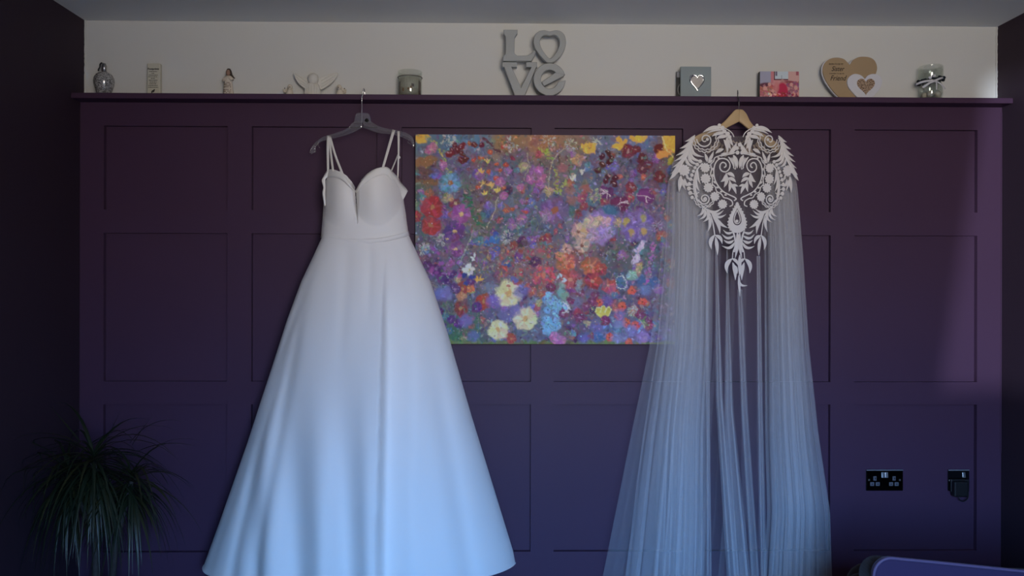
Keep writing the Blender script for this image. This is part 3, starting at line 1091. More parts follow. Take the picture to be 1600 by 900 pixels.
# back yoke lace glimpsed through the openings
LB = Lace(ybk, m_lace_back, lambda a, b_: -0.058)
for k in range(9):
    x = 1104 + k * 5.6
    LB.leaf((x, 240 - 6 * math.sin(k)), (x + 7, 222 + 3 * math.cos(2 * k)), 4.5, .2)
LB.scallop((1154, 205), 17, 0.15 * pi, 0.85 * pi, 7, 2.0, 1.6, both=False)
LB.spiral((1122, 226), 8, 2, 0, 1.4, 1.8)

#PART2
# ------------------------------------------------------------------ flower painting
PX0, PX1, PY0, PY1 = 649.0, 1054.5, 211.0, 537.5
RES = 1.3
PW, PH = int((PX1 - PX0) * RES), int((PY1 - PY0) * RES)
gx, gy = np.meshgrid(PX0 + (np.arange(PW) + 0.5) / RES, PY0 + (np.arange(PH) + 0.5) / RES)


def lin(c):
    c = np.asarray(c, float) / 255
    return np.where(c <= 0.04045, c / 12.92, ((c + 0.055) / 1.055) ** 2.4)


ctrl = [(655, 225, 75, 95, 110), (700, 215, 62, 95, 120), (740, 220, 70, 105, 135), (790, 220, 125, 95, 55), (850, 225, 140, 95, 60), (900, 235, 120, 95, 75),
        (950, 225, 85, 95, 120), (1000, 225, 75, 90, 130), (1045, 240, 90, 70, 60), (660, 270, 95, 80, 60), (700, 260, 85, 85, 110), (750, 260, 95, 70, 85),
        (800, 260, 90, 80, 110), (860, 270, 95, 85, 85), (920, 260, 70, 85, 110), (980, 270, 80, 70, 95), (1030, 270, 95, 60, 75), (655, 310, 60, 90, 80),
        (700, 320, 85, 80, 105), (750, 310, 95, 75, 70), (800, 320, 80, 90, 110), (860, 320, 75, 80, 115), (920, 310, 65, 95, 110), (990, 310, 80, 70, 110),
        (1035, 320, 90, 80, 100), (660, 350, 65, 85, 90), (700, 360, 90, 75, 100), (750, 350, 80, 80, 70), (800, 350, 60, 85, 105), (860, 350, 70, 80, 100),
        (920, 350, 100, 85, 140), (980, 350, 95, 80, 120), (1030, 350, 95, 75, 105), (660, 400, 85, 60, 80), (700, 400, 85, 75, 95), (750, 400, 95, 80, 85),
        (800, 400, 115, 85, 80), (850, 400, 110, 85, 85), (900, 400, 120, 75, 65), (960, 400, 75, 80, 75), (1010, 400, 75, 85, 95), (660, 440, 80, 70, 110),
        (700, 440, 75, 75, 110), (750, 440, 85, 75, 95), (800, 440, 110, 80, 85), (850, 440, 120, 75, 75), (900, 440, 110, 75, 80), (960, 440, 70, 75, 95),
        (1015, 440, 85, 75, 100), (690, 480, 70, 70, 80), (740, 480, 75, 75, 90), (800, 480, 85, 75, 120), (860, 480, 90, 110, 130), (910, 480, 85, 75, 95),
        (960, 480, 75, 70, 90), (1010, 480, 90, 70, 90), (710, 525, 60, 85, 60), (750, 520, 75, 80, 85), (800, 525, 85, 80, 95), (850, 525, 80, 85, 100),
        (900, 520, 85, 65, 90), (950, 520, 80, 85, 130), (1000, 525, 100, 85, 130)]
img = np.zeros((PH, PW, 3)); wsum = np.zeros((PH, PW, 1))
for (x, y, r, g, b_) in ctrl:
    wgt = 1.0 / ((gx - x) ** 2 + (gy - y) ** 2 + 60.0) ** 2
    img += wgt[..., None] * lin((r, g, b_)); wsum += wgt[..., None]
img /= wsum
img *= 1.2
base_img = img.copy()


def dab(x, y, rx, ry, col, a=1.0, soft=0.35, rot=0.0):
    R = max(rx, ry) * 1.3 + 1
    i0, i1 = max(0, int((y - R - PY0) * RES)), min(PH, int((y + R - PY0) * RES) + 2)
    j0, j1 = max(0, int((x - R - PX0) * RES)), min(PW, int((x + R - PX0) * RES) + 2)
    if i1 <= i0 or j1 <= j0: return
    dx, dy = gx[i0:i1, j0:j1] - x, gy[i0:i1, j0:j1] - y
    c, s_ = math.cos(rot), math.sin(rot)
    q = np.sqrt(((dx * c + dy * s_) / rx) ** 2 + ((-dx * s_ + dy * c) / ry) ** 2)
    m_ = np.clip((1 + soft * 0.5 - q) / max(soft, 1e-3), 0, 1)[..., None] * a
    img[i0:i1, j0:j1] = img[i0:i1, j0:j1] * (1 - m_) + lin(col) * m_


def jit(c, k=14):
    return tuple(np.clip(np.array(c) + rng.normal(0, k, 3), 4, 250))


def bloom(x, y, r, n, col, mid=None, a=0.95, k=10, elong=0.62):
    a0 = rng.uniform(0, 6.28)
    for i in range(n):
        an = a0 + 2 * pi * i / n
        dab(x + math.cos(an) * r * 0.55, y + math.sin(an) * r * 0.55, r * elong, r * 0.95 * math.sin(pi / n) * 1.15 + 0.3, jit(col, k), a, 0.35, an)
    for i in range(n):           # streaks on the petals
        an = a0 + 2 * pi * i / n + rng.normal(0, .2)
        dab(x + math.cos(an) * r * 0.6, y + math.sin(an) * r * 0.6, r * 0.4, r * 0.12, jit(tuple(min(250, v * 1.25) for v in col), k), 0.6, 0.6, an)
    if mid:
        dab(x, y, r * 0.25, r * 0.25, mid, 1, 0.4)


def puff(x, y, r, col=(165, 165, 160), n=46):
    for i in range(n):
        an, rr = rng.uniform(0, 6.28), r * math.sqrt(rng.uniform(0.02, 1))
        dab(x + math.cos(an) * rr, y + math.sin(an) * rr, 1.9, 0.55, jit(col, 12), 0.85, 0.5, an)


def spray(x0, x1, y0, y1, n, col, r=(1.5, 3), k=14, a=0.9):
    for _ in range(n):
        rr = rng.uniform(*r)
        dab(rng.uniform(x0, x1), rng.uniform(y0, y1), rr, rr * rng.uniform(.5, 1), jit(col, k), a, 0.4, rng.uniform(0, 3))


def stalk(pts, wd, col, a=0.9):
    for p in catmull(pts, 14):
        dab(p[0], p[1], wd, wd, jit(col, 5), a, 0.5)


PAL = [(110, 50, 70), (95, 50, 110), (70, 80, 130), (60, 100, 120), (55, 95, 75), (130, 75, 60), (120, 95, 130), (85, 60, 85), (140, 120, 90), (60, 65, 95), (90, 110, 120), (75, 40, 60)]
for lvl, (n, r0, r1, am) in enumerate(((700, 5, 12, 0.4), (1800, 2.5, 6, 0.55), (3400, 1.0, 2.8, 0.75))):
    for _ in range(n):
        x, y = rng.uniform(PX0, PX1), rng.uniform(PY0, PY1)
        i, j = min(PH - 1, int((y - PY0) * RES)), min(PW - 1, int((x - PX0) * RES))
        if y < 232 and rng.random() < 0.6: continue
        bc = base_img[i, j]
        bc8 = 255 * np.where(bc <= 0.0031308, bc * 12.92, 1.055 * bc ** (1 / 2.4) - 0.055)
        c = np.array(PAL[rng.integers(len(PAL))]) * 0.6 + bc8 * 0.4
        if lvl == 2: c = c * rng.uniform(0.6, 1.6)
        rr = rng.uniform(r0, r1)
        dab(x, y, rr, rr * rng.uniform(.45, 1), jit(c, 10), am, 0.6, rng.uniform(0, 3.1))
BL = [(120, 45, 55), (95, 50, 110), (85, 90, 150), (70, 110, 130), (150, 80, 60), (130, 85, 135), (75, 35, 70), (150, 130, 95), (110, 70, 140), (60, 90, 120), (140, 60, 75)]
for _ in range(230):
    bloom(rng.uniform(PX0, PX1), rng.uniform(240, 530), rng.uniform(3.5, 8), int(rng.integers(5, 8)), BL[rng.integers(len(BL))], (165, 140, 110) if rng.random() < .5 else None, a=.7, k=16)
for _ in range(150):
    x, y = rng.uniform(PX0, PX1), rng.uniform(235, 525)
    stalk([(x, y), (x + rng.normal(0, 4), y + rng.uniform(6, 14)), (x + rng.normal(0, 9), y + rng.uniform(16, 28))], .7, ((70, 115, 85), (55, 95, 80), (110, 125, 90))[rng.integers(3)], .6)
# grassy lower edge
for x in np.arange(PX0, PX1, 2.5):
    dab(x, 536 + rng.normal(0, .8), 4, rng.uniform(1.5, 5), jit((98, 108, 55), 12), 0.8, 0.6)
for _ in range(60):
    x = rng.uniform(695, 750); stalk([(x, rng.uniform(470, 500)), (x + rng.normal(0, 6), 515), (x + rng.normal(0, 9), 532)], 0.8, (50, 100, 70), 0.6)
# upper left
dab(657, 218, 9, 7, (205, 155, 30)); dab(664, 213, 8, 3, (205, 155, 30), rot=.2); dab(655, 214, 4, 5, (190, 140, 25))
for c in ((700, 218, 10), (798, 226, 11), (856, 220, 11), (890, 226, 10), (792, 372, 11), (690, 374, 9), (661, 388, 10), (930, 220, 8), (987, 485, 8)):
    puff(*c)
for pts in ([(666, 214), (680, 226), (692, 244), (702, 270)], [(845, 232), (853, 240), (860, 250)], [(868, 268), (869, 285), (868, 304)], [(882, 282), (878, 292), (872, 300)]):
    for p in catmull(pts, 9):
        dab(p[0] + rng.normal(0, 2.2), p[1] + rng.normal(0, 1.2), 2.6, 1.2, jit((140, 150, 70), 16), 0.95, 0.4, rng.uniform(0, 3))
bloom(672, 234, 8, 6, (150, 85, 115), (170, 140, 140))
for (x, y) in ((710, 229), (721, 229), (705, 238), (722, 240), (740, 226), (752, 227), (720, 252), (726, 249), (714, 235), (701, 241)):
    dab(x, y, 5, 5.4, jit((95, 22, 38), 8)); dab(x - 1, y - 2, 1.3, 1, (170, 120, 125), .8)
for (x, y) in ((732, 225), (785, 230), (739, 250), (750, 247), (765, 237), (774, 257), (790, 257), (763, 268), (779, 267), (773, 278), (746, 292), (785, 293), (800, 327), (820, 330)):
    dab(x, y, 3.8, 3.4, jit((170, 66, 40), 10)); dab(x, y - 1, 1.2, 1, (200, 130, 80), .7)
for (x, y) in ((751, 270), (752, 288), (766, 291), (755, 304), (775, 299), (760, 254)):
    for d in (-.8, 0, .8): dab(x + 3.5 * math.sin(d), y - 3 * math.cos(d), 1.4, 4.2, jit((195, 165, 75), 10), 1, .35, d)
bloom(703, 286, 15, 9, (85, 118, 155), (150, 90, 40)); bloom(691, 259, 6, 6, (145, 90, 145), (190, 150, 170))
dab(663, 254, 21, 8, (135, 92, 48), .9, .4, -.25); dab(663, 268, 17, 6, (95, 65, 55), .9, .5, .1); dab(668, 284, 19, 6, (120, 85, 50), .9, .4, .15); dab(660, 278, 12, 4, (80, 55, 70), .8, .5)
for (x, y, r) in ((675, 324, 16), (674, 352, 13), (650, 338, 8)): bloom(x, y, r, 6, (140, 38, 48), (150, 100, 60))
for (x, y, r, c) in ((720, 334, 14, (128, 66, 128)), (710, 361, 14, (92, 45, 108)), (712, 389, 11, (105, 55, 105)), (699, 372, 6, (90, 60, 120))): bloom(x, y, r, 5, c, (190, 160, 100))
for p in catmull([(728, 305), (736, 325), (748, 352)], 16):
    dab(p[0] + rng.normal(0, 3.5), p[1], 3.2, 1.3, jit((38, 100, 70), 10), .9, .4, rng.uniform(-.6, .6))
for p in ((774, 366), (768, 374), (778, 376), (760, 380), (775, 388)): dab(*p, 5, 4.5, jit((42, 82, 145), 10))
stalk([(776, 308), (769, 338), (760, 354)], 0.9, (170, 158, 130)); stalk([(740, 362), (728, 388), (718, 412)], 1.0, (130, 145, 120))
stalk([(880, 233), (866, 245), (859, 265), (856, 305)], 1.2, (160, 150, 125)); stalk([(822, 240), (824, 262), (816, 282)], 0.9, (150, 140, 120))
for (x, y, r) in ((845, 278, 8), (828, 281, 7), (842, 265, 6), (812, 293, 5), (842, 290, 6), (786, 306, 6), (780, 285, 7)): bloom(x, y, r, 5, (145, 82, 135), (180, 120, 150))
stalk([(755, 217), (768, 228), (780, 238)], 1.6, (85, 45, 60)); stalk([(860, 262), (885, 258), (894, 257)], 0.9, (95, 45, 70))
# upper right
for d in (-.7, -.35, 0, .35, .7): dab(919 + 11 * math.sin(d), 232 - 1 * math.cos(d), 3.4, 8, jit((205, 160, 38), 8), 1, .3, d * .6)
for (x, y, rx, ry, ro) in ((966, 219, 4, 7, -.5), (974, 222, 4, 8, .6), (963, 228, 8, 4, .1), (990, 216, 9, 4, .5), (1001, 217, 10, 5, -.3), (997, 214, 5, 4, 0)): dab(x, y, rx, ry, jit((208, 155, 32), 8), 1, .25, ro)
dab(1028, 232, 9, 8, (92, 25, 25)); dab(1043, 224, 9, 15, (205, 155, 35), 1, .2, -.35); dab(1051, 222, 6, 16, (190, 150, 20), 1, .25); dab(1036, 239, 13, 6, (205, 130, 40), 1, .25, -.25); dab(1047, 250, 4, 7, (165, 150, 30), 1, .3, .2)
stalk([(1033, 214), (1040, 232), (1051, 246)], 0.8, (205, 190, 130))
for (x, y, r) in ((908, 270, 5.5), (893, 279, 5)):
    for d in (-.6, 0, .6): dab(x + 3 * math.sin(d), y - 2, 1.8, r, jit((178, 178, 170), 8), 1, .3, d)
for (x, y) in ((949, 238), (938, 245), (950, 252), (940, 258), (948, 275), (960, 278), (945, 282), (957, 287), (953, 246), (933, 266)):
    dab(x, y, 5.2, 5, jit((68, 14, 28), 6)); dab(x + 1, y - 1.5, 1.1, .9, (185, 160, 160), .8)
for (x, y, r, c) in ((980, 236, 10, (105, 30, 45)), (1003, 248, 8, (80, 28, 42)), (1003, 262, 8, (85, 30, 48)), (1030, 276, 8, (95, 25, 32)), (985, 292, 8, (112, 42, 55)), (992, 234, 7, (100, 35, 40)), (1012, 256, 6, (95, 35, 60))): bloom(x, y, r, 6, c, (150, 110, 110), k=8)
for (x, y, r, c) in ((946, 300, 12, (88, 36, 92)), (968, 317, 15, (92, 25, 70)), (1008, 306, 14, (98, 36, 98))):
    dab(x, y, r, r * .85, c, 1, .2, .4); dab(x - 3, y - 3, r * .6, r * .4, tuple(v * 1.2 for v in c), .6, .6)
    for _ in range(5): an = rng.uniform(0, 6.28); stalk([(x, y), (x + math.cos(an) * r * .5, y + math.sin(an) * r * .4), (x + math.cos(an) * r * .85, y + math.sin(an) * r * .7)], .5, (190, 170, 180))
dab(952, 328, 14, 9, (30, 100, 135), .8, .5); dab(893, 329, 6, 9, (40, 100, 95), .7, .6)
bloom(865, 328, 19, 7, (102, 75, 132), (145, 80, 50)); bloom(852, 336, 9, 5, (125, 95, 135))
for (x, y, r, c) in ((933, 355, 24, (130, 110, 162)), (922, 349, 11, (165, 140, 130)), (935, 345, 8, (178, 150, 125)), (945, 360, 11, (140, 118, 165)), (925, 366, 10, (150, 120, 150)), (946, 346, 7, (160, 130, 150))): bloom(x, y, r, 7, c)
for (x, y, r) in ((904, 360, 11), (908, 382, 11), (884, 388, 8)): bloom(x, y, r, 5, (168, 132, 122), (120, 70, 60))
bloom(995, 352, 23, 7, (100, 85, 140))
for (x, y) in ((978, 345), (1004, 340), (1005, 361), (985, 362)): dab(x, y, 5, 6, jit((175, 150, 48), 8), .85, .5)
for (x, y) in ((891, 298), (915, 293), (893, 313), (878, 262)): dab(x, y, 8, 7, jit((140, 92, 90), 8), .85, .5)
puff(929, 304, 10, (160, 150, 110)); puff(1027, 350, 9, (140, 125, 150))
# middle and lower half
for (x, y) in ((726, 421), (731, 415), (737, 420), (734, 427), (728, 427)): dab(x, y, 4.6, 4, jit((188, 188, 184), 6), 1, .3)
dab(731.5, 421, 2, 2, (180, 165, 90)); dab(738, 404, 5, 2, (180, 190, 185), 1, .3, .6); dab(741, 399, 2, 4, (180, 190, 185))
for d in (-1, -.4, .3, 1): dab(747 + 6 * math.sin(d), 438 - 3 * math.cos(d), 1.6, 4.6, (205, 152, 35), 1, .3, d)
for (x, y, r) in ((794, 458, 19), (820, 497, 17), (778, 515, 14)):
    bloom(x, y, r, 6, (196, 180, 130), (190, 130, 62), a=1, k=7, elong=.58); dab(x, y, r * .45, r * .45, (188, 165, 95), .45, .8)
for (x, y, r, c) in ((722, 450, 10, (132, 50, 40)), (722, 462, 7, (160, 110, 80)), (755, 470, 11, (152, 60, 40)), (720, 482, 10, (120, 48, 48)), (750, 478, 7, (150, 62, 45)), (735, 450, 5, (180, 110, 40)), (798, 528, 7, (140, 55, 45))): bloom(x, y, r, 5, c, (170, 110, 60))
for (x, y) in ((690, 433), (682, 420), (706, 428), (700, 440), (688, 487), (704, 498), (710, 450), (668, 415), (716, 505), (690, 510), (735, 440), (745, 480)): bloom(x, y, rng.uniform(5, 8), 5, (78, 38, 95), (120, 90, 130))
for (x, y) in ((690, 455), (684, 462), (697, 460), (728, 500), (765, 450), (772, 470), (805, 485), (790, 490), (812, 455), (740, 525), (818, 448)): dab(x, y, rng.uniform(8, 12), rng.uniform(7, 10), jit((100, 98, 150), 10), .75, .7)
dab(725, 431, 4, 4, (35, 50, 120)); dab(737, 433, 5, 4, (40, 50, 130)); dab(728, 443, 4, 2.5, (40, 60, 130)); dab(803, 437, 6, 5, (80, 90, 160), .8, .5)
spray(780, 862, 385, 448, 80, (150, 66, 68), (1.5, 3.6)); spray(790, 870, 385, 450, 60, (130, 125, 105), (.8, 1.6)); spray(833, 865, 415, 440, 40, (180, 70, 75), (1.5, 4))
spray(670, 720, 385, 430, 40, (130, 70, 130), (1.5, 4)); spray(740, 790, 380, 430, 60, (140, 110, 70), (.8, 2))
for (x, y, r, c) in ((883, 409, 14, (165, 92, 60)), (923, 415, 14, (155, 78, 60)), (890, 435, 15, (152, 65, 70)), (925, 438, 12, (142, 40, 55)), (950, 445, 10, (142, 62, 70)), (938, 420, 9, (150, 60, 50)), (875, 400, 7, (170, 110, 70)), (905, 440, 8, (130, 50, 60))): bloom(x, y, r, 6, c, (185, 120, 90), k=16)
for _ in range(26): bloom(rng.uniform(845, 880), rng.uniform(466, 516), rng.uniform(4.5, 6.5), 5, (98, 145, 172), (70, 90, 130))
for (x, y) in ((1001, 386), (1003, 382)): dab(x, y, 4, 6.5, (178, 160, 182), 1, .25, .3)
dab(992, 404, 5, 9, (180, 164, 185), 1, .25, .55); dab(992, 391, 4, 2.5, (178, 160, 182), 1, .3, .5); dab(997, 395, 2, 5, (170, 150, 175), 1, .3, .3)
for (x, rx, d) in ((935, 4, -.45), (942, 4.4, 0), (949, 4, .45)):
    dab(x, 486, rx + .9, 9, (205, 195, 130), 1, .15, d); dab(x, 486.5, rx - .4, 7.6, (185, 170, 45), 1, .2, d)
dab(942, 492, 8, 4, (190, 175, 60), 1, .3)
stalk([(994, 492), (1002, 504), (1006, 512)], 0.9, (160, 165, 110)); dab(1007, 500, 5, 9, (90, 130, 45), .8, .5, -.4)
for (x, y) in ((971, 478), (965, 493), (978, 503), (992, 508), (936, 471), (1003, 470), (952, 526), (988, 452), (983, 534)):
    bloom(x, y, 6, 6, (182, 66, 42), (200, 130, 60)); dab(x, y, 1.5, 1.5, (120, 40, 30))
bloom(986, 429, 8, 7, (112, 152, 142)); bloom(857, 460, 5, 5, (110, 160, 190))
for i in range(16): an = i * .393; dab(969 + 8 * math.cos(an), 440 + 9 * math.sin(an), 1.4, 1.1, (185, 185, 180), .9)
for (x, y) in ((870, 528), (866, 524), (876, 531)): bloom(x, y, 8, 5, (155, 90, 132))
for (x, y, c) in ((935, 526, (40, 92, 132)), (968, 505, (112, 108, 165)), (985, 515, (118, 112, 165)), (1003, 525, (125, 105, 165)), (912, 528, (95, 90, 150)), (930, 510, (105, 85, 150)), (968, 490, (110, 95, 160)), (1007, 452, (90, 110, 160)), (1019, 440, (50, 90, 150)), (1003, 437, (40, 90, 140)), (900, 470, (100, 95, 140)), (948, 468, (105, 80, 140)), (963, 527, (120, 115, 160))): dab(x, y, 9, 8, jit(c, 6), .75, .7)
for p in catmull([(1018, 378), (1017, 405), (1010, 442)], 12): dab(p[0] + rng.normal(0, 2), p[1], 2.4, 1.6, jit((150, 85, 142), 12))
for (x, y) in ((905, 495), (915, 478), (925, 470), (880, 490), (905, 455), (890, 470), (945, 500), (1000, 490), (1012, 500), (860, 448), (930, 460)): bloom(x, y, rng.uniform(5, 8), 6, (105, 42, 75), (150, 100, 130))
for (x, y) in ((876, 430), (870, 432), (882, 437)): dab(x, y, 2, 4.5, (160, 190, 200), .9, .4, rng.uniform(-.6, .6))
for (x, y) in ((885, 477), (882, 473), (888, 481), (884, 486)): puff(x, y, 4, (190, 190, 190), 12)
for (x, y) in ((905, 440), (878, 445), (903, 450), (875, 455), (880, 462)): dab(x, y, 5, 6, jit((110, 155, 145), 10), .7, .6)
# loose broken brushwork over everything
for _ in range(9000):
    x, y = rng.uniform(PX0, PX1), rng.uniform(PY0, PY1)
    i, j = min(PH - 1, int((y - PY0) * RES)), min(PW - 1, int((x - PX0) * RES))
    c = np.clip(img[i, j] * rng.uniform(.55, 1.55) * (1 + rng.normal(0, .13, 3)), 0.001, 1)
    if rng.random() < .10: c = lin(jit(((70, 110, 95), (60, 95, 70), (95, 115, 105), (120, 100, 80))[rng.integers(4)], 14))
    c8 = 255 * np.where(c <= 0.0031308, c * 12.92, 1.055 * c ** (1 / 2.4) - 0.055)
    rr = rng.uniform(.8, 2.6)
    dab(x + rng.normal(0, 1.6), y + rng.normal(0, 1.6), rr, rr * rng.uniform(.3, .6), tuple(c8), .62, .6, rng.uniform(0, 3.14))
# ragged edges: shift the paint by a small wandering amount
def wander(cell, amp):
    h_, w_ = PH // cell + 3, PW // cell + 3
    g = rng.normal(0, 1, (h_, w_))
    yy, xx = np.arange(PH) / cell, np.arange(PW) / cell
    y0_, x0_ = yy.astype(int), xx.astype(int)
    fy, fx = (yy - y0_)[:, None], (xx - x0_)[None]
    q = lambda a, b_: g[np.ix_(y0_ + a, x0_ + b_)]
    return amp * ((q(0, 0) * (1 - fx) + q(0, 1) * fx) * (1 - fy) + (q(1, 0) * (1 - fx) + q(1, 1) * fx) * fy)
dy_ = np.clip(np.arange(PH)[:, None] + wander(9, 1.5) + wander(4, .8), 0, PH - 1).astype(int)
dx_ = np.clip(np.arange(PW)[None] + wander(9, 1.5) + wander(4, .8), 0, PW - 1).astype(int)
img = img[dy_, dx_].copy()
# spatter of light dots
for _ in range(520):
    r_ = rng.uniform(.35, .85)
    dab(rng.uniform(PX0, PX1), rng.uniform(222, 532), r_, r_, jit((175, 165, 165), 22), .75, .4)
GAIN = 1.0 / 0.56
lum_ = img.mean(2, keepdims=True)
img = lum_ + (img - lum_) * 0.85
for _ in range(1):
    bl = (np.roll(img, 1, 0) + np.roll(img, -1, 0) + np.roll(img, 1, 1) + np.roll(img, -1, 1)) / 4
    img[1:-1, 1:-1] = img[1:-1, 1:-1] * .6 + bl[1:-1, 1:-1] * .4
alb = np.clip(img * GAIN, 0.004, 0.9)


def paint_panel(name, x0, x1, z0, z1, y, rgb, m, parent, relief=0.0):
    """front face as a fine grid carrying a colour per vertex; rgb rows run from the top"""
    H_, W_ = rgb.shape[:2]
    X, Z = np.meshgrid(np.linspace(x0, x1, W_), np.linspace(z1, z0, H_))
    Yv = np.full_like(X, y)
    if relief:
        lum = rgb.mean(2)
        Yv = y - relief * np.clip((lum - lum.mean()) / (lum.std() + 1e-6), -1.5, 2.0) * 0.4
        Yv[0, :] = Yv[-1, :] = y; Yv[:, 0] = Yv[:, -1] = y
    co = np.stack([X, Yv, Z], -1).reshape(-1, 3)
    idx = np.arange(H_ * W_).reshape(H_, W_)
    q = np.stack([idx[:-1, :-1], idx[1:, :-1], idx[1:, 1:], idx[:-1, 1:]], -1).reshape(-1, 4)
    me = bpy.data.meshes.new(name)
    me.vertices.add(len(co)); me.vertices.foreach_set('co', co.astype(np.float32).ravel())
    me.loops.add(q.size); me.loops.foreach_set('vertex_index', q.astype(np.int32).ravel())
    me.polygons.add(len(q)); me.polygons.foreach_set('loop_start', np.arange(0, q.size, 4, dtype=np.int32))
    me.polygons.foreach_set('loop_total', np.full(len(q), 4, np.int32))
    me.update(calc_edges=True); me.validate()
    at = me.color_attributes.new('paint', 'FLOAT_COLOR', 'POINT')
    at.data.foreach_set('color', np.concatenate([rgb.reshape(-1, 3), np.ones((H_ * W_, 1))], 1).astype(np.float32).ravel())
    me.materials.append(m)
    return link(bpy.data.objects.new(name, me), parent)


YP = -0.030
pa, pb = P(PX0, 374, YP), P(PX1, 374, YP)
pz1, pz0 = P(850, PY0, YP).z, P(850, PY1, YP).z
painting = thing('flower_painting', 'large unframed canvas painting crowded with bright flowers between dress and cape', 'painting', ((pa.x + pb.x) / 2, 0, pz0))
m_paint = attr_mat('oil_paint', 0.6, 0.25)
m_canvas = mat('canvas_edge', (0.30, 0.33, 0.24), rough=0.8, var=(30, 0.3))
paint_panel('painted_face', pa.x, pb.x, pz0, pz1, YP, alb, m_paint, painting, relief=0.0004)
box('stretcher', pa.x, pb.x, YP + 0.0008, -0.0005, pz0, pz1, m_canvas, painting)

# ------------------------------------------------------------------ shelf ornaments
YS = -0.022                     # depth at which the ornaments stand
ZS = Z_SH1


def X_(px, y=YS): return P(px, 120, y).x
def Z_(py, y=YS, px=800): return P(px, py, y).z


def zz(px, py, y=YS): return P(px, py, y).z


m_text = mat('dark_print', (0.02, 0.018, 0.016), rough=0.7)


def text(name, body, x, y, z, size, m, parent, shear=0.0, align='CENTER', rotz=0.0, xs=1.0, bold=0.0):
    cu = bpy.data.curves.new(name, 'FONT')
    cu.body = body; cu.size = size; cu.align_x = align; cu.shear = shear; cu.extrude = 0.0004; cu.offset = bold
    cu.resolution_u = 3
    o = bpy.data.objects.new(name, cu)
    COL.objects.link(o)
    dg = bpy.context.evaluated_depsgraph_get()
    me = bpy.data.meshes.new_from_object(o.evaluated_get(dg))
    bpy.data.objects.remove(o)
    me.transform(Matrix.Translation((x, y, z)) @ Matrix.Rotation(rotz, 4, 'Z') @ Matrix.Rotation(math.pi / 2, 4, 'X') @ Matrix.Diagonal((xs, 1, 1, 1)))
    me.materials.clear(); me.materials.append(m)
    me.name = name
    return link(bpy.data.objects.new(name, me), parent)


# mosaic bottle
m_mosaic = bpy.data.materials.new('mirror_mosaic'); m_mosaic.use_nodes = True
_n = m_mosaic.node_tree; _b = _n.nodes['Principled BSDF']
_b.inputs['Metallic'].default_value = 0.35; _b.inputs['Roughness'].default_value = 0.2
_t = _n.nodes.new('ShaderNodeTexCoord'); _v = _n.nodes.new('ShaderNodeTexVoronoi'); _v.inputs['Scale'].default_value = 380
_n.links.new(_t.outputs['Object'], _v.inputs['Vector'])
_r2 = _n.nodes.new('ShaderNodeValToRGB'); _r2.color_ramp.elements[0].color = (.03, .03, .03, 1); _r2.color_ramp.elements[1].color = (.85, .84, .82, 1)
_sp = _n.nodes.new('ShaderNodeSeparateColor'); _n.links.new(_v.outputs['Color'], _sp.inputs[0]); _n.links.new(_sp.outputs[0], _r2.inputs[0]); _n.links.new(_r2.outputs[0], _b.inputs['Base Color'])
_bp = _n.nodes.new('ShaderNodeBump'); _bp.inputs['Strength'].default_value = 1.0; _bp.inputs['Distance'].default_value = 0.01
_n.links.new(_sp.outputs[1], _bp.inputs['Height']); _n.links.new(_bp.outputs[0], _b.inputs['Normal'])
m_silver = mat('silver_cap', (0.55, 0.55, 0.54), rough=0.3, metal=1.0)
m_black = mat('black_rubber', (0.006, 0.006, 0.007), rough=0.5)
cx = X_(162.5); th = zz(162, 99) - ZS
bt = thing('mosaic_bottle', 'round silver mirror-mosaic scent bottle at far left of shelf', 'bottle', (cx, YS, ZS))
lathe('body', [(0.018, 0), (0.024, 0.004), (0.030, 0.02), (0.0365, 0.042), (0.0385, 0.056), (0.036, 0.070), (0.029, 0.082), (0.018, 0.089), (0.0095, 0.092)], (cx, YS, ZS), m_mosaic, bt, n=36)
lathe('neck', [(0.0095, 0.091), (0.0095, th - 0.008), (0.0075, th - 0.006), (0.0075, th - 0.001), (0.005, th)], (cx + 0.001, YS, ZS), m_silver, bt, n=20)
tube('bulb_hose', [Vector((cx, YS - 0.01, ZS)) + Vector(v) for v in catmull([(-0.004, 0, th), (-0.0085, -.004, th - 0.008), (-0.0085, -.005, th - 0.018), (-0.014, -.006, th - 0.028), (-0.013, -.007, th - 0.034)], 5)], 0.0028, m_black, bt, n=8)

# verse block
m_cream = mat('cream_resin', (0.56, 0.54, 0.44), rough=0.6, var=(20, .06))
x0, x1 = X_(229.5), X_(250)
vb = thing('verse_block', 'cream upright verse block headed Footprints beside the mosaic bottle', 'plaque', ((x0 + x1) / 2, YS, ZS))
box('block', x0, x1, YS, YS + 0.022, ZS, zz(240, 98.5), m_cream, vb, bevel=0.004, seg=3)
xc = (x0 + x1) / 2 - 0.001
text('heading', 'Footprints', xc, YS - 0.0004, zz(240, 109), 0.0105, m_text, vb, shear=0.2, bold=0.0003)
for k, (wd, off) in enumerate(((.030, 0), (.012, 0), (.034, 0), (.037, 0), (.016, 0), (.032, 0), (.027, 0), (.028, 0), (.036, 0), (.038, 0))):
    z = zz(240, 112.3 + k * 2.72)
    xx = xc - wd / 2
    while xx < xc + wd / 2 - 0.002:
        l = min(rng.uniform(0.003, 0.008), xc + wd / 2 - xx)
        box('print_line', xx, xx + l, YS - 0.0006, YS, z, z + 0.0022, m_text, vb)
        xx += l + 0.0016
for (dx, dz, ro) in ((-0.0035, 0, .5), (0.003, 0.004, .5)):
    ft = [(xc + dx + 0.003 * math.cos(a) * (1.2 if math.sin(a) > 0 else .8) + .002 * math.sin(a), zz(240, 143.5) + dz + 0.0065 * math.sin(a)) for a in np.linspace(0, 2 * pi, 14, endpoint=False)]
    close_prism(ft, YS - 0.0007, YS, m_text, 'footprint', vb)

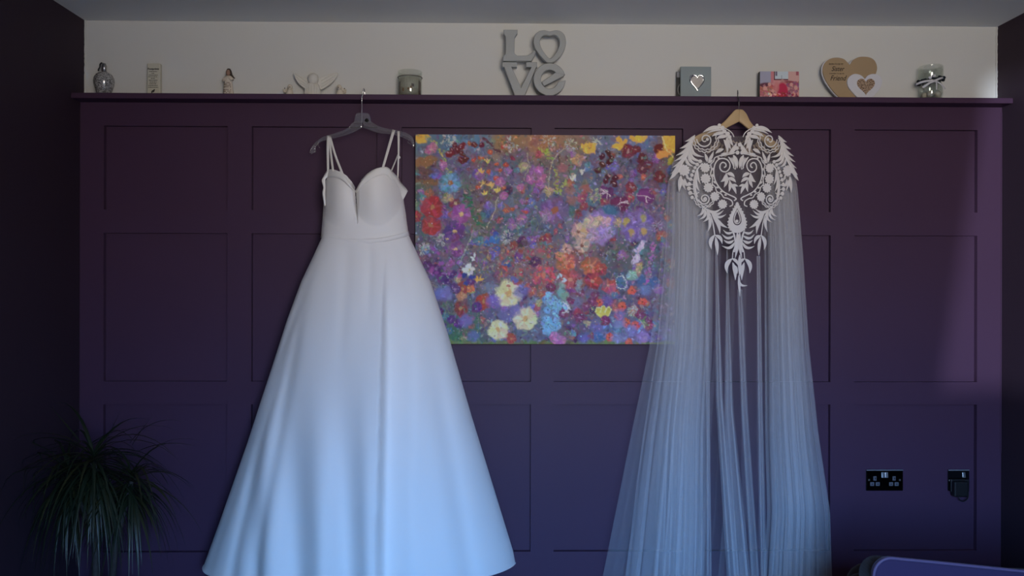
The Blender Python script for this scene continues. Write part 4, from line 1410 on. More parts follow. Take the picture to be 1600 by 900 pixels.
# girl figurine
m_robe = mat('cream_robe', (0.62, 0.55, 0.46), rough=0.7)
m_hair = mat('brown_hair', (0.035, 0.022, 0.015), rough=0.6)
m_face = mat('painted_skin', (0.30, 0.18, 0.13), rough=0.6)
cx = X_(357); hz = zz(357, 107) - ZS
fg = thing('girl_figurine', 'small figurine of long-haired girl in cream robe printed with words', 'figurine', (cx, YS, ZS))
# robe: an oval bell that narrows to the shoulders
def oval(name, prof, c, m, parent, n=24, sy=0.7):
    vs, fs = [], []
    for (r, z, dx) in prof:
        for i in range(n):
            a = 2 * pi * i / n
            vs.append((c[0] + dx + r * math.cos(a), c[1] + sy * r * math.sin(a), c[2] + z))
    fs = grid_faces(n, len(prof), True)
    fs += [tuple(reversed(range(n))), tuple((len(prof) - 1) * n + i for i in range(n))]
    return obj(name, vs, fs, m, parent, True)
oval('robe', [(0.0215, 0, 0.001), (0.0205, .01, 0.001), (0.018, .03, 0), (0.0155, .05, 0), (0.0150, .062, .0005), (0.0165, .070, .001), (0.013, .077, .001), (0.006, .081, .0005)], (cx, YS, ZS), m_robe, fg)
oval('head', [(0.003, .080, 0), (0.0075, .084, 0), (0.0092, .091, 0), (0.0085, .098, 0), (0.004, .1035, 0)], (cx - 0.001, YS, ZS), m_face, fg, sy=1)
oval('hair', [(0.006, .072, .013), (0.008, .078, .012), (0.0095, .086, .0045), (0.0112, .094, .001), (0.0102, .101, 0), (0.006, hz, 0), (0.001, hz + .001, 0)], (cx, YS + 0.0045, ZS), m_hair, fg, sy=.75)
tube('hair_lock', [Vector((cx, YS - 0.002, ZS)) + Vector(v) for v in catmull([(0.006, 0, .099), (0.011, 0, .090), (0.016, 0, .078), (0.025, 0, .070)], 5)], [0.003] * 10 + [0.0022] * 6, m_hair, fg, n=7)
tube('sleeve', [Vector((cx, YS, ZS)) + Vector(v) for v in ((-0.012, 0, .074), (-0.019, -.004, .064), (-0.017, -.008, .058), (-0.006, -.013, .070))], [.004, .0048, .004, .003], m_robe, fg, n=8)
tube('sleeve', [Vector((cx, YS, ZS)) + Vector(v) for v in ((0.013, 0, .074), (0.018, -.004, .064), (0.014, -.009, .060), (0.004, -.013, .071))], [.004, .0048, .004, .003], m_robe, fg, n=8)
for k, z in enumerate((.050, .044, .038, .033, .022, .016, .010)):
    r = np.interp(z, [0, .03, .05], [.0215, .018, .0155])
    nseg = 7
    for i in range(nseg):
        if rng.random() < .2: continue
        a = -pi / 2 + (i - nseg / 2 + .5) * .27 - .15
        px_, py_ = cx + r * math.cos(a), YS + .7 * r * math.sin(a) - .0006
        box('printed_word', px_ - .0016, px_ + .0014, py_, py_ + .001, ZS + z, ZS + z + .0028, mat('brown_print', (.10, .05, .035), .7), fg)

# angel with wings and the two little cherubs
m_bisque = mat('white_bisque', (0.66, 0.64, 0.58), rough=0.55, var=(30, .05))
m_bisque_w = mat('warm_bisque', (0.64, 0.58, 0.48), rough=0.6, var=(40, .10))
cx = X_(490)
ang = thing('angel_figure', 'white ceramic angel with spread wings between two small cherubs', 'figurine', (cx, YS, ZS))
oval('gown', [(0.034, 0, 0), (0.033, .015, 0), (0.030, .03, 0), (0.027, .042, 0), (0.021, .051, 0), (0.010, .055, 0)], (cx - 0.003, YS, ZS), m_bisque, ang, n=28, sy=.65)
for k in range(7):
    a = -pi / 2 + (k - 3) * .33
    tube('gown_pleat', [Vector((cx - .003 + r * math.cos(a), YS + .65 * r * math.sin(a) - .0004, ZS + z)) for r, z in ((.034, .001), (.033, .015), (.030, .03), (.026, .043), (.018, .052))], .0026, m_bisque, ang, n=6)
oval('head', [(0.006, .046, 0), (0.0165, .052, 0), (0.0205, .063, 0), (0.0205, .073, 0), (0.016, .084, 0), (0.007, .0895, 0), (0.001, .0905, 0)], (cx - 0.001, YS - .004, ZS), m_bisque, ang, n=24, sy=.9)
oval('hair', [(0.016, .056, -.002), (0.0215, .066, -.001), (0.0215, .077, -.001), (0.0165, .087, 0), (0.006, .0918, 0), (0.001, .0922, 0)], (cx - 0.001, YS, ZS), m_bisque, ang, n=24, sy=.9)
def wing(pts, name, y0, y1):
    q = [(X_(a), zz(a, b_)) for a, b_ in catmull(pts, 4, True)]
    return close_prism(q, y0, y1, m_bisque, name, ang, bevel=.0016, smooth=False)
w1 = wing([(458, 113.5), (465, 117), (473, 119.5), (481, 123), (486, 130), (485, 139), (478, 139), (470, 134), (463, 126)], 'wing', YS + .004, YS + .012)
w2 = wing([(495, 124), (503, 119.5), (512, 116), (520, 113.5), (527, 113), (526, 119), (520, 127), (513, 133), (503, 139), (495, 138)], 'wing', YS + .004, YS + .012)
for w_, fs in ((w1, ([(480, 128), (470, 121), (461, 115)], [(480, 132), (470, 126), (463, 120)], [(481, 136), (473, 132), (467, 127)])), (w2, ([(502, 126), (514, 119), (525, 115)], [(502, 131), (514, 124), (524, 118)], [(502, 136), (511, 131), (520, 124)]))):
    for pts in fs:
        tube('feather', [P(a, b_, YS + .0035) for a, b_ in catmull(pts, 5)], .0016, m_bisque, w_, n=6)
for pxc, lab, flip in ((453.5, 'tiny cream cherub left of the winged angel', 1), (532, 'tiny cream cherub right of the winged angel', -1)):
    cx = X_(pxc)
    ch = thing('cherub_figure', lab, 'figurine', (cx, YS - .01, ZS), 'small cherubs beside the angel')
    oval('body', [(0.012, 0, 0), (0.015, .010, 0), (0.012, .022, 0), (0.006, .028, 0)], (cx, YS - .01, ZS), m_bisque_w, ch, n=18, sy=.8)
    oval('head', [(0.003, .025, 0), (0.009, .030, 0), (0.010, .037, 0), (0.006, .044, 0), (0.001, .046, 0)], (cx + .002 * flip, YS - .012, ZS), m_bisque_w, ch, n=16, sy=1)
    tube('arm', [Vector((cx, YS - .012, ZS)) + Vector(v) for v in ((-.010 * flip, 0, .018), (-.020 * flip, -.003, .016), (-.024 * flip, -.004, .026))], [.004, .0035, .0028], m_bisque_w, ch, n=8)
    q = [(cx - flip * (.006 + .017 * math.cos(a)), ZS + .026 + .012 * math.sin(a) - .006 * math.cos(a)) for a in np.linspace(0, 2 * pi, 16, endpoint=False)]
    close_prism(q, YS + .001, YS + .004, m_bisque_w, 'wing', ch)
    for dx, dz in ((.004, .033), (-.018, .030), (-.022, .021)):
        lathe('dark_bead', [(.0005, -.0024), (.0024, 0), (.0005, .0024)], (cx + dx * flip, YS - .022 if dx > 0 else YS - .014, ZS + dz), m_hair, ch, n=8)

# glass candle holder
m_glass = thin_glass('clear_glass', (0.95, 0.97, 0.95, 1), 0.13)
m_wax = mat('printed_wax', (0.50, 0.47, 0.38), rough=0.6, var=(60, .25))
m_brown = mat('brown_print_patch', (0.10, 0.06, 0.045), rough=0.6)
cx = X_(641)
gl = thing('glass_candle_holder', 'squat clear glass candle holder with brown printed wax', 'candle holder', (cx, YS - .008, ZS))
R, H = (X_(660) - X_(622.5)) / 2, zz(641, 113) - ZS
lathe('glass_cup', [(R * .94, 0), (R, .004), (R, H), (R - .0025, H), (R - .003, .006), (.001, .005)], (cx, YS - .008, ZS), m_glass, gl, n=40, cap=False)
lathe('wax', [(R - .004, .007), (R - .004, H * .70), (R - .008, H * .72), (.001, H * .72)], (cx, YS - .008, ZS), m_wax, gl, n=40)
tube('dark_ring', [Vector((cx + (R + .0003) * math.cos(a), YS - .008 + (R + .0003) * math.sin(a), ZS + H * .76)) for a in np.linspace(0, 2 * pi, 40, endpoint=False)], .0014, m_brown, gl, n=6, closed=True)
for a0, a1, z0, z1 in ((-2.98, -2.5, .008, .058), (-.62, -.15, .006, .058), (-1.45, -1.25, .022, .032), (-1.35, -1.1, .032, .046), (-2.2, -2.05, .015, .03), (-1.7, -1.55, .020, .027)):
    n_ = 6
    vs = []
    for z in (z0, z1):
        for i in range(n_):
            a = lerp(a0, a1, i / (n_ - 1)); vs.append((cx + (R - .0036) * math.cos(a), YS - .008 + (R - .0036) * math.sin(a), ZS + z + .003 * math.sin(5 * a + z * 90)))
    obj('printed_leaf', vs, grid_faces(n_, 2), m_brown if rng.random() < .7 else mat('amber_print', (.3, .14, .04), .5), gl)

# LOVE sign
m_letter = mat('grey_letter', (0.36, 0.375, 0.37), rough=0.45, spec=0.4, var=(25, .05))
YLV = -0.045
lv = thing('love_sign', 'grey stacked letters LOVE with a heart for the O', 'sign', (X_(836, YLV), YLV, ZS))
def zpt(q): return (P(720 + q[0] / 6.667, 20 + q[1] / 6.667, YLV).x, P(720 + q[0] / 6.667, 20 + q[1] / 6.667, YLV).z)
def letter(pts, holes=(), name='letter', y0=YLV, y1=YLV + .022, lab=None):
    o = close_prism([zpt(p) for p in pts], y0, y1, m_letter, name, lv, holes=[[zpt(p) for p in h] for h in holes], bevel=.0022)
    if lab: o['label'] = lab
    return o
letter([(445, 175), (592, 175), (590, 212), (563, 250), (558, 420), (585, 445), (690, 445), (735, 425), (762, 380), (782, 405), (765, 455), (735, 502), (438, 502), (438, 462), (465, 430), (468, 250), (447, 218)], lab='letter L')
out = catmull([(927, 192), (985, 180), (1040, 190), (1080, 230), (1096, 295), (1085, 370), (1040, 450), (975, 508), (927, 520), (885, 508), (825, 445), (775, 370), (756, 295), (775, 230), (815, 190), (870, 180)], 4, True)
inn = catmull([(927, 240), (965, 230), (1005, 245), (1030, 295), (1020, 360), (985, 425), (930, 475), (878, 425), (838, 360), (824, 295), (848, 245), (890, 230)], 4, True)
letter(out, [inn], lab='heart-shaped letter O')
letter([(432, 512), (585, 512), (585, 566), (530, 566), (628, 775), (735, 566), (680, 566), (680, 512), (796, 512), (796, 566), (785, 568), (655, 895), (575, 895), (452, 566), (432, 566)], lab='letter V')
ring = [(925 + 168 * math.cos(a), 692 + 170 * math.sin(a)) for a in np.linspace(0.06, 2 * pi - 0.30, 44)] + \
       [(925 + 90 * math.cos(a), 692 + 98 * math.sin(a)) for a in np.linspace(2 * pi - 0.42, 0.22, 30)]
letter(ring, lab='letter e')
letter([(838, 722), (985, 625), (1078, 640), (1075, 660), (868, 765)], name='crossbar', y0=YLV - .003, y1=YLV + .019)
base_z = zpt((860, 862))[1]
box('foot', zpt((575, 0))[0], zpt((655, 0))[0], YLV + .001, YLV + .021, ZS, zpt((600, 892))[1] + .001, m_letter, lv)
box('foot', zpt((880, 0))[0], zpt((970, 0))[0], YLV + .001, YLV + .021, ZS, zpt((925, 858))[1], m_letter, lv)

# heart trinket frame with a small card behind it
def heart(cx, zt, hw, h, n=40, notch=0.16):
    out = []
    for i in range(n):
        t = 2 * pi * i / n
        x = 16 * math.sin(t) ** 3
        y = 13 * math.cos(t) - 5 * math.cos(2 * t) - 2 * math.cos(3 * t) - math.cos(4 * t)
        out.append((cx + x / 16 * hw, zt - (11.9 - y) / 28.9 * h))
    return out
m_teal = mat('grey_teal_frame', (0.24, 0.29, 0.30), rough=0.5, var=(8, .08))
m_mirror = mat('polished_silver', (0.8, 0.8, 0.8), rough=0.08, metal=1.0)
m_pic = mat('pale_insert', (0.45, 0.42, 0.39), rough=0.6, var=(40, .2))
x0, x1 = X_(1063.5), X_(1111.3); zt = zz(1087, 104)
hf = thing('picture_frame', 'square grey-teal picture frame with raised silver heart opening', 'picture frame', ((x0 + x1) / 2, YS, ZS))
box('frame_board', x0, x1, YS, YS + .014, ZS, zt, m_teal, hf, bevel=.0015)
hx, hzt = X_(1089), zz(1089, 115.5)
o_ = heart(hx, hzt, (X_(1101.5) - X_(1076.5)) / 2, hzt - zz(1089, 144.5)); i_ = heart(hx, hzt - .010, (X_(1098) - X_(1080)) / 2, hzt - .010 - zz(1089, 140))
bm = bmesh.new()
vo = [bm.verts.new((a, YS, b_)) for a, b_ in o_]; vm = [bm.verts.new(((a + c) / 2, YS - .010, (b_ + d) / 2)) for (a, b_), (c, d) in zip(o_, i_)]; vi = [bm.verts.new((a, YS - .002, b_)) for a, b_ in i_]
for k in range(40):
    l = (k + 1) % 40
    bm.faces.new((vo[k], vo[l], vm[l], vm[k])); bm.faces.new((vm[k], vm[l], vi[l], vi[k]))
bobj('silver_heart', bm, m_mirror, hf, True)
close_prism(i_, YS - .0022, YS - .0004, m_pic, 'heart_picture', hf)
cd = thing('photo_card', 'black and white card standing behind the silver heart frame', 'card', (X_(1063, YS + .025), YS + .03, ZS))
xa, xb = X_(1057, YS + .03), X_(1088, YS + .03)
box('card', xa, xb, YS + .030, YS + .036, ZS, zz(1060, 112, YS + .03), mat('black_card', (.012, .012, .013), .5), cd)
box('pale_top', xa + .001, xb, YS + .0285, YS + .030, zz(1060, 121, YS + .03), zz(1060, 112.6, YS + .03), mat('pale_grey_print', (.25, .25, .26), .6), cd)
tube('white_ring', [Vector((X_(1068, YS + .028) + .022 * math.cos(a), YS + .029, zz(1068, 140, YS + .028) + .028 * math.sin(a))) for a in np.linspace(0, 2 * pi, 30, endpoint=False)], .0014, mat('grey_ring', (.3, .3, .3), .5), cd, n=6, closed=True)

# pink photo block (people only as soft shapes)
x0, x1 = X_(1187), X_(1248); zt = zz(1217, 112)
pb2 = thing('photo_block', 'small pink and red photo block standing on shelf right of the heart frame', 'photo', ((x0 + x1) / 2, YS, ZS))
PX0, PX1, PY0, PY1, RES = 1187.0, 1248.0, 112.0, 155.0, 3.0
PW, PH = int((PX1 - PX0) * RES), int((PY1 - PY0) * RES)
gx, gy = np.meshgrid(PX0 + (np.arange(PW) + 0.5) / RES, PY0 + (np.arange(PH) + 0.5) / RES)
img = np.zeros((PH, PW, 3)) + lin((165, 115, 115))
def rect(xa, xb, ya, yb2, col):
    m_ = ((gx > xa) & (gx < xb) & (gy > ya) & (gy < yb2))[..., None]
    img[:] = np.where(m_, lin(col), img)
rect(1187, 1204, 112, 132, (128, 128, 145)); rect(1204, 1208, 112, 130, (160, 100, 105)); rect(1208.5, 1232.5, 112, 125.3, (70, 25, 35)); rect(1210.3, 1231, 112, 123.8, (155, 165, 172))
rect(1211, 1214, 112, 119, (90, 80, 100)); rect(1231, 1247, 112, 127, (165, 130, 125)); rect(1243, 1247, 112, 118, (130, 70, 80)); rect(1220.2, 1221, 118, 124, (90, 100, 110))
dab(1194, 133, 10, 3.5, (75, 35, 50), 1, .6, -.15); dab(1238, 130, 13, 3, (110, 40, 55), 1, .6, .2)
spray(1188, 1210, 132, 152, 60, (140, 85, 85), (1.2, 2.8), 13); spray(1229, 1248, 128, 152, 60, (120, 72, 88), (1.2, 2.6), 13)
for c in ((1202, 132, 2.6), (1195, 138, 3), (1207, 142, 2.5), (1236, 132, 2.6), (1243, 137, 3), (1240, 147, 2.5)): dab(c[0], c[1], c[2], c[2] * 1.1, (175, 130, 120), .9, .4)
dab(1222, 128, 3, 4, (150, 110, 105), 1, .4); dab(1222, 142, 8.5, 13, (150, 28, 60), 1, .3); dab(1222, 150, 9, 6, (130, 25, 55), 1, .4)
for d in (-1, 1): dab(1222 + 4 * d, 147, 3.2, 1.2, (185, 110, 125), .9, .4, -.5 * d)
dab(1213, 136, 4, 8, (165, 100, 100), .8, .5); spray(1190, 1246, 144, 153, 26, (120, 40, 55), (1, 2.5), 20); spray(1200, 1212, 146, 152, 10, (190, 150, 145), (1, 2))
paint_panel('printed_face', x0, x1, ZS, zt, YS - .004, np.clip(img * 1.75, .005, .9), attr_mat('photo_print', .4, .4), pb2)
box('block_body', x0, x1, YS - .0036, YS + .02, ZS, zt, m_black, pb2)

# wooden heart sign
m_hw = mat('plain_wood_veneer', (0.36, 0.255, 0.145), rough=0.6, var=(10, .12))
m_wp = mat('white_painted_wood', (0.62, 0.62, 0.66), rough=0.55)
m_glit = bpy.data.materials.new('bronze_glitter'); m_glit.use_nodes = True
_n = m_glit.node_tree; _b = _n.nodes['Principled BSDF']; _b.inputs['Metallic'].default_value = .6; _b.inputs['Roughness'].default_value = .4
_t = _n.nodes.new('ShaderNodeTexCoord'); _v = _n.nodes.new('ShaderNodeTexVoronoi'); _v.inputs['Scale'].default_value = 420; _n.links.new(_t.outputs['Object'], _v.inputs['Vector'])
_r2 = _n.nodes.new('ShaderNodeValToRGB'); _r2.color_ramp.elements[0].color = (.10, .05, .03, 1); _r2.color_ramp.elements[1].color = (.75, .55, .38, 1)
_sp = _n.nodes.new('ShaderNodeSeparateColor'); _n.links.new(_v.outputs['Color'], _sp.inputs[0]); _n.links.new(_sp.outputs[0], _r2.inputs[0]); _n.links.new(_r2.outputs[0], _b.inputs['Base Color'])
hs = thing('heart_sign', 'wooden heart sign lettered Sister and Friend with white heart overlaid', 'sign', (X_(1332), YS, ZS))
def clip_low(pts, z):
    out = []
    for i in range(len(pts)):
        a, b_ = pts[i], pts[(i + 1) % len(pts)]
        if a[1] >= z: out.append(a)
        if (a[1] - z) * (b_[1] - z) < 0:
            t = (z - a[1]) / (b_[1] - a[1]); out.append((lerp(a[0], b_[0], t), z))
    return out
def hpix(pts, y): return [(P(a, b_, y).x, P(a, b_, y).z) for a, b_ in catmull(pts, 5, True)]
big = [(1328, 101), (1333, 94), (1341, 89.5), (1350, 88.5), (1360, 90), (1367, 95), (1370.5, 104), (1369, 114), (1362, 127), (1350, 142), (1337, 155), (1328, 164), (1318, 157), (1306, 147), (1294, 132), (1287, 118), (1286, 106), (1290, 97), (1298, 91.5), (1308, 90), (1318, 92), (1324, 97)]
YH = YS - .004
close_prism(clip_low(hpix([(a - 2.5, b_ + 1) for a, b_ in big], YH + .008), ZS), YH + .006, YH + .014, m_wp, 'backing_heart', hs)
close_prism(clip_low(hpix(big, YH), ZS), YH, YH + .006, m_hw, 'wooden_heart', hs, bevel=.0008)
sm = [(1351.5, 123), (1356, 118), (1363, 115.5), (1371, 116.5), (1376.5, 121), (1378.5, 128), (1375, 138), (1367, 148), (1351, 161), (1341, 153), (1331, 143), (1325, 134), (1324, 126), (1327.5, 119.5), (1335, 115.5), (1343, 116.5), (1348, 119.5)]
close_prism(clip_low(hpix(sm, YH - .007), ZS), YH - .007, YH - .0002, m_wp, 'white_heart', hs, bevel=.0008)
hx, hzt = X_(1351), zz(1351, 124)
close_prism(heart(hx, hzt, (X_(1365) - X_(1337)) / 2, hzt - zz(1351, 150), notch=.1), YH - .0085, YH - .0068, m_glit, 'glitter_heart', hs)
m_ink = mat('brown_black_ink', (.022, .013, .008), .6)
text('lettering', 'BORN TO BE MY', X_(1306.5, YH), YH - .0005, zz(1306, 101.6), .0082, m_ink, hs, xs=.92)
text('lettering', 'Sister', X_(1308.5, YH), YH - .0005, zz(1306, 111.5), .027, m_ink, hs, shear=.35, xs=.8, bold=.0001)
text('lettering', 'CHOSEN TO BE MY', X_(1307.5, YH), YH - .0005, zz(1306, 116.4), .0072, m_ink, hs, xs=.95)
text('lettering', 'Friend', X_(1309, YH), YH - .0005, zz(1306, 126), .028, m_ink, hs, shear=.35, xs=.86, bold=.0001)

# lidded glass jar with ribbon
cx = X_(1452); yj = YS - .012
jar = thing('ribbon_jar', 'clear glass jar with navy trim and white ribbon bow', 'jar', (cx, yj, ZS))
H = zz(1452, 105) - ZS; R = .046
lathe('glass_body', [(R * .72, 0), (R * .9, .006), (R * .96, .02), (R * .94, .05), (R * .82, .066), (R * .86, .074), (R * 1.0, .086), (R * 1.0, H - .006), (R * .93, H), (R * .90, H - .002), (R * .94, H - .01), (R * .93, .086), (R * .78, .068), (R * .88, .05), (R * .9, .02), (R * .8, .008), (.001, .007)], (cx, yj, ZS), m_glass, jar, n=40, cap=False)
m_navy = mat('navy_lace_trim', (.006, .011, .018), rough=.8)
m_rib = mat('white_satin_ribbon', (.62, .62, .66), rough=.4)
ringp = [Vector((cx + R * .99 * math.cos(a), yj + R * .99 * math.sin(a), ZS + .0745 + .006 * math.cos(a) + .0035 * math.sin(9 * a))) for a in np.linspace(0, 2 * pi, 72, endpoint=False)]
tube('lace_trim', ringp, [.0058 + .002 * math.sin(i * 1.9) for i in range(72)], m_navy, jar, n=8, closed=True)
def band(pts, w_, name='ribbon'):
    pp = catmull(pts, 6); vs = []
    for i, p in enumerate(pp):
        a, b_ = pp[max(0, i - 1)], pp[min(len(pp) - 1, i + 1)]
        d = (b_ - a)[[0, 2]]; d = d / max(1e-6, np.linalg.norm(d)); nn = np.array([-d[1], 0, d[0]])
        for s_ in (-.5, .5): vs.append(p + nn * w_ * s_)
    o = obj(name, vs, grid_faces(2, len(pp)), m_rib, jar, True)
    md = o.modifiers.new('t', 'SOLIDIFY'); md.thickness = .0008
J = lambda px, py, d=0: np.array([X_(px, yj - R), yj - R - .008 - d, zz(px, py, yj - R)])
band([J(1433.5, 131, -.02), J(1440, 128.5, -.004), J(1450, 127), J(1458, 127.5, .003)], .0075)
band([J(1458, 127.5, .004), J(1450, 131, .006), J(1439, 138, .004)], .0078)
band([J(1459, 127, .004), J(1466, 124, .003), J(1474, 121, -.01)], .0075)
band([J(1460, 128, .003), J(1467, 132, .004), J(1476, 139, -.004)], .0045)
band([J(1460, 128, .003), J(1461, 134, .005), J(1461, 141, .004)], .004)
for a, b_ in ((1451, 122.5), (1457, 119.5), (1459, 127.5)):
    p = J(a, b_, .004); lathe('ribbon_rose', [(.001, -.006), (.006, -.003), (.0065, .002), (.001, .006)], p, m_rib, jar, n=12)
m_cream2 = mat('cream_contents', (.62, .56, .48), rough=.5)
for (a, b_, r) in ((1449, 143, .0125), (1461, 145, .012)):
    p = (X_(a), yj - .012, ZS + r + .008); lathe('bath_pearl', [(r * math.sin(t), -r * math.cos(t)) for t in np.linspace(.02, pi - .02, 10)], p, m_cream2, jar, n=16)
p = (X_(1445), yj + .014, ZS + .02); lathe('bath_pearl', [(.012 * math.sin(t), -.012 * math.cos(t)) for t in np.linspace(.02, pi - .02, 10)], p, m_cream2, jar, n=16)

# ------------------------------------------------------------------ sockets
m_nick = mat('black_nickel', (0.10, 0.10, 0.11), rough=0.15, metal=1.0)
m_ins = mat('grey_socket_insert', (0.12, 0.12, 0.14), rough=0.4)
def socket(px0, px1, py0, py1, label, name):
    x0, x1 = P(px0, 750, BOARD).x, P(px1, 750, BOARD).x
    z1, z0 = P(px0, py0, BOARD).z, P(px0, py1, BOARD).z
    t = thing(name, label, 'socket', ((x0 + x1) / 2, BOARD, (z0 + z1) / 2), 'wall sockets')
    box('edge_highlight', x0 + .001, x1 - .001, BOARD - .0085, BOARD - .0072, z1 - .0042, z1 - .0008, mat('edge_highlight', (.55, .56, .6), .25, metal=.6), t)
    box('plate', x0, x1, BOARD - .007, BOARD - .0002, z0, z1, m_nick, t, bevel=.003, seg=3)
    return t
def sbit(t, px, py, w_, h_, m, name, d=.0012, bev=.0006, tilt=False):
    x, z = P(px, py, BOARD - .007).x, P(px, py, BOARD - .007).z
    o = box(name, x - w_ / 2, x + w_ / 2, BOARD - .007 - d, BOARD - .0055, z - h_ / 2, z + h_ / 2, m, t, bevel=bev)
    if tilt:
        for v in o.data.vertices:
            if v.co.z < z and v.co.y < BOARD - .007: v.co.y -= .0028
    return o
t = socket(1352.3, 1410, 733, 766.5, 'black nickel double wall socket with two rocker switches', 'double_socket')
for px in (1379.6, 1385): sbit(t, px, 742, .0115, .021, m_silver, 'switch', d=.002, tilt=True)
for px in (1367, 1397): sbit(t, px, 747.5, .0125, .017, m_ins, 'earth_insert'); sbit(t, px + .6, 747.5, .004, .008, m_black, 'earth_slot', d=.0016, bev=0)
for px in (1362.8, 1371.5, 1392.3, 1401): sbit(t, px, 756.3, .0165, .015, m_ins, 'pin_insert', bev=.002); sbit(t, px, 756.3, .006, .004, m_black, 'pin_slot', d=.0016, bev=0)
for px in (1358, 1406): sbit(t, px, 750, .007, .007, m_silver, 'screw', d=.001)
t = socket(1480, 1513.3, 733, 766.5, 'black nickel single wall socket holding a plug-in adapter', 'single_socket')
sbit(t, 1505.7, 742, .0115, .021, m_silver, 'switch', d=.002, tilt=True)
for px in (1484, 1511): sbit(t, px, 751, .006, .006, m_silver, 'screw', d=.001)
yp = BOARD - .008
ad = thing('plug_adapter', 'chunky black plug-in power adapter with looped cable', 'adapter', P(1498, 762, yp))
box('adapter_body', P(1484.5, 750, yp).x, P(1507, 750, yp).x, yp - .032, yp, P(1498, 774, yp).z, P(1498, 750, yp).z, m_black, ad, bevel=.006, seg=3)
box('plug_base', P(1483.5, 750, yp).x, P(1512.5, 750, yp).x, yp - .012, yp, P(1498, 768, yp).z, P(1498, 748, yp).z, m_black, ad, bevel=.003)
tube('cable', catmull([P(1498, 773, yp - .02), P(1499, 780, yp - .022), P(1505, 783.5, yp - .022), P(1511, 780, yp - .02), P(1513, 773, yp - .014), P(1511.5, 766, yp - .006)], 8), .0022, m_black, ad, n=8)

# ------------------------------------------------------------------ dracaena
m_leaf = mat('dark_strap_leaf', (0.012, 0.020, 0.009), rough=0.42, spec=0.5, var=(12, .35))
m_leaf2 = mat('olive_strap_leaf', (0.024, 0.025, 0.008), rough=0.42, spec=0.5, var=(12, .35))
m_trunk = mat('ringed_grey_trunk', (0.035, 0.029, 0.026), rough=0.8, var=(60, .4), bump=(70, .5, .004))
m_pot = mat('oxblood_pot', (0.10, 0.018, 0.016), rough=0.35)
m_soil = mat('dark_soil', (.02, .015, .012), rough=.95)
YPL = -0.40
pc = P(152, 900, YPL)
plant = thing('dracaena_plant', 'dark potted dracaena with arching strap leaves in the left corner', 'plant', (pc.x, YPL, 0))
pr = .16
lathe('pot', [(pr * .7, 0.001), (pr * .74, .01), (pr * .93, .235), (pr, .24), (pr, .272), (pr * .93, .272), (pr * .9, .24), (.001, .238)], (pc.x, YPL, 0), m_pot, plant, n=40, cap=False)
lathe('soil', [(pr * .88, .232), (pr * .86, .246), (.001, .25)], (pc.x, YPL, 0), m_soil, plant, n=30, cap=False)
c1, c2, c3 = P(146, 722, YPL), P(205, 752, YPL + .04), P(106, 742, YPL + .03)
def trunk(pts, r):
    pp = catmull(pts, 12)
    n_ = len(pp)
    tube('trunk', pp, [r * (1 + .07 * (i % 2)) * lerp(1.1, .8, i / n_) for i in range(n_)], m_trunk, plant, n=12)
trunk([(pc.x, YPL, .24), P(150, 860, YPL), P(156, 800, YPL), c1], .0125)
trunk([(pc.x + .03, YPL + .03, .24), P(178, 880, YPL + .03), P(184, 840, YPL + .03), c2], .0105)
trunk([(pc.x - .02, YPL + .04, .24), P(146, 850, YPL + .04), P(128, 790, YPL + .03), c3], .0085)


def leafblade(base, az, el, length, droop, wd, m):
    k = 9
    d0 = Vector((math.cos(az) * math.cos(el), math.sin(az) * math.cos(el), math.sin(el)))
    side = Vector((-math.sin(az), math.cos(az), 0))
    vs = []
    p = Vector(base); d = d0.copy()
    for i in range(k):
        t = i / (k - 1)
        w_ = wd * (0.55 + .45 * math.sin(pi * min(1, t * 1.3 + .1))) * (1 - t ** 3) + .0006
        up = side.cross(d).normalized()
        vs += [p - side * w_ / 2 + up * w_ * .12, p - up * w_ * .06, p + side * w_ / 2 + up * w_ * .12]
        d = (d + Vector((0, 0, -droop / k))).normalized()
        p = p + d * (length / (k - 1))
        p.x = max(p.x, XL + .012); p.y = min(p.y, -.02)
    fs = []
    for i in range(k - 1):
        for c in (0, 1):
            fs.append((3 * i + c, 3 * i + c + 1, 3 * i + c + 4, 3 * i + c + 3))
    obj('leaf', vs, fs, m, plant, True)


R_ = random.Random(5)
for (c, n_, ll) in ((c1, 125, .33), (c2, 85, .29), (c3, 75, .29)):
    for i in range(n_):
        f_ = i / n_
        el = lerp(1.05, -.45, f_ ** .65) + R_.gauss(0, .12)
        az = i * 2.39996 + R_.gauss(0, .2)
        b0 = c + Vector((0, 0, .03 - .10 * f_))
        leafblade(b0, az, el, ll * R_.uniform(.75, 1.15), lerp(1.7, 3.2, f_) * R_.uniform(.8, 1.2), R_.uniform(.008, .0125), m_leaf if R_.random() < .7 else m_leaf2)
for (a, b_, el, az, ln, dr) in ((126, 690, .85, 3.0, .17, .1), (166, 690, 1.2, .3, .12, .2), (203, 692, 1.05, .2, .20, 1.7), (206, 696, 1.1, .15, .13, .5), (215, 705, .5, .1, .2, .9), (90, 705, .1, 3.2, .16, .9)):
    leafblade(P(a, b_, YPL - .02), az, el, ln, dr, .010, m_leaf)

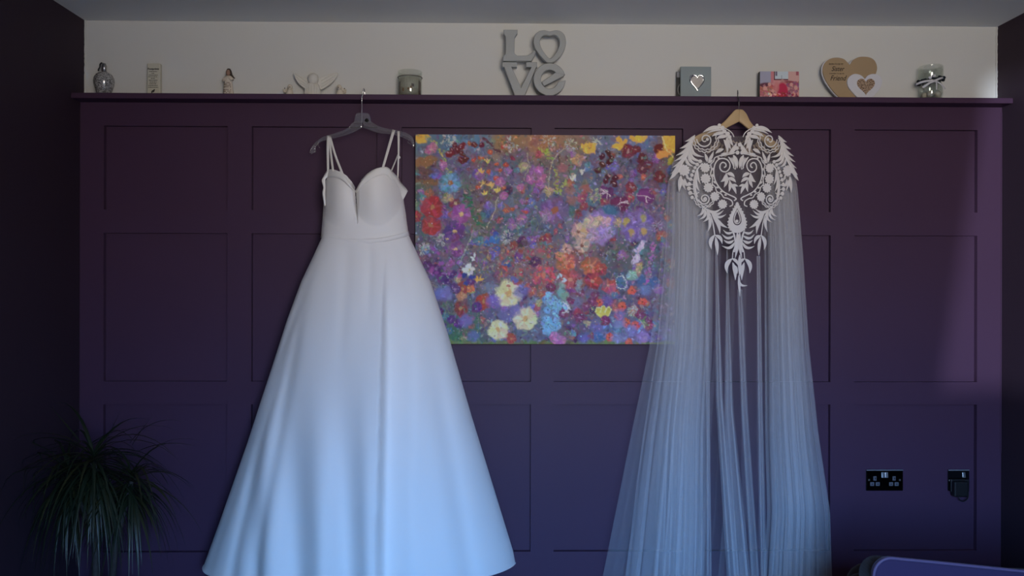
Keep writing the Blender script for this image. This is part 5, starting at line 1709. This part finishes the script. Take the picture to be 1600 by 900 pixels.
# ------------------------------------------------------------------ sofa at lower right
m_velvet = mat('purple_velvet', (0.034, 0.020, 0.060), rough=0.75, spec=0.2, sheen=0.25, var=(14, .12))
m_velvet_d = mat('dark_grey_velvet', (0.022, 0.019, 0.022), rough=0.85, spec=0.15, sheen=0.1, var=(14, .15))
m_pipe = mat('lilac_piping', (0.10, 0.065, 0.13), rough=0.6)
YSF = -1.15
c0 = P(1366, 872.5, YSF)
sofa = thing('velvet_sofa', 'purple velvet sofa arm with lighter piping in lower right corner', 'sofa', (c0.x + .4, YSF + .3, 0))
x1 = XR - .02
def face_out(n=10):
    """outline of the near arm panel in (x, z): rounded front top corner, top sloping down towards the wall"""
    zt, r = c0.z, .045
    pts = [(c0.x, .06)]
    for i in range(n):
        a = pi - (pi / 2) * i / (n - 1)
        pts.append((c0.x + r + r * math.cos(a), zt - r + r * math.sin(a)))
    zr = P(1598, 893, YSF).z; xr_ = P(1598, 893, YSF).x
    pts.append((lerp(c0.x, xr_, .5), lerp(zt, zr, .42)))
    pts.append((xr_, zr)); pts.append((x1, zr - .01)); pts.append((x1, .06))
    return pts
fo = face_out()
close_prism(fo, YSF, YSF + .02, m_velvet, 'arm_panel', sofa, bevel=.006, smooth=False)
close_prism([(a + .006, b_ - .026 if b_ > .1 else b_) for a, b_ in fo], YSF + .0205, YSF + .11, m_velvet_d, 'arm', sofa, bevel=.004)
tube('piping', [(a, YSF + .002, b_) for a, b_ in fo[:-1]], .0042, m_pipe, sofa, n=8)
# dark scatter cushions leaning behind the arm, and the seat
def pillow(name, cx, cy, cz, w_, h_, d_, m, rot):
    vs, n_ = [], 14
    for j in range(n_):
        for i in range(n_ * 2):
            u, v = 2 * pi * i / (2 * n_), pi * (j + .5) / n_
            sgn = lambda x: math.copysign(abs(x) ** .45, x)
            p = Vector((w_ / 2 * sgn(math.cos(u)) * sgn(math.sin(v)), d_ / 2 * math.sin(u) * math.sin(v), h_ / 2 * sgn(math.cos(v))))
            p.rotate(Matrix.Rotation(rot, 3, 'Z'))
            vs.append(p + Vector((cx, cy, cz)))
    fs = grid_faces(2 * n_, n_, True) + [tuple(range(2 * n_)), tuple(reversed([(n_ - 1) * 2 * n_ + i for i in range(2 * n_)]))]
    return obj(name, vs, fs, m, sofa, True)
q = P(1353, 869, YSF + .28)
box('seat', c0.x + .02, x1, YSF + .165, -.35, .06, .30, m_velvet, sofa, bevel=.02, seg=3)
pillow('cushion', c0.x + .17, YSF + .26, q.z - .225, .32, .37, .13, m_velvet_d, .0)
pillow('cushion', c0.x + .25, YSF + .42, q.z - .24, .32, .36, .13, m_velvet_d, .05)
box('arm', c0.x + .02, x1, -.345, -.20, .06, .26, m_velvet, sofa, bevel=.02, seg=3)
box('backrest', x1 - .16, x1 - .002, YSF + .165, -.35, .302, .34, m_velvet, sofa, bevel=.02, seg=3)
for xx in (c0.x + .06, x1 - .08):
    for yy in (YSF + .06, -.26):
        lathe('leg', [(.014, 0), (.02, .06)], (xx, yy, 0), m_hole, sofa, n=12)
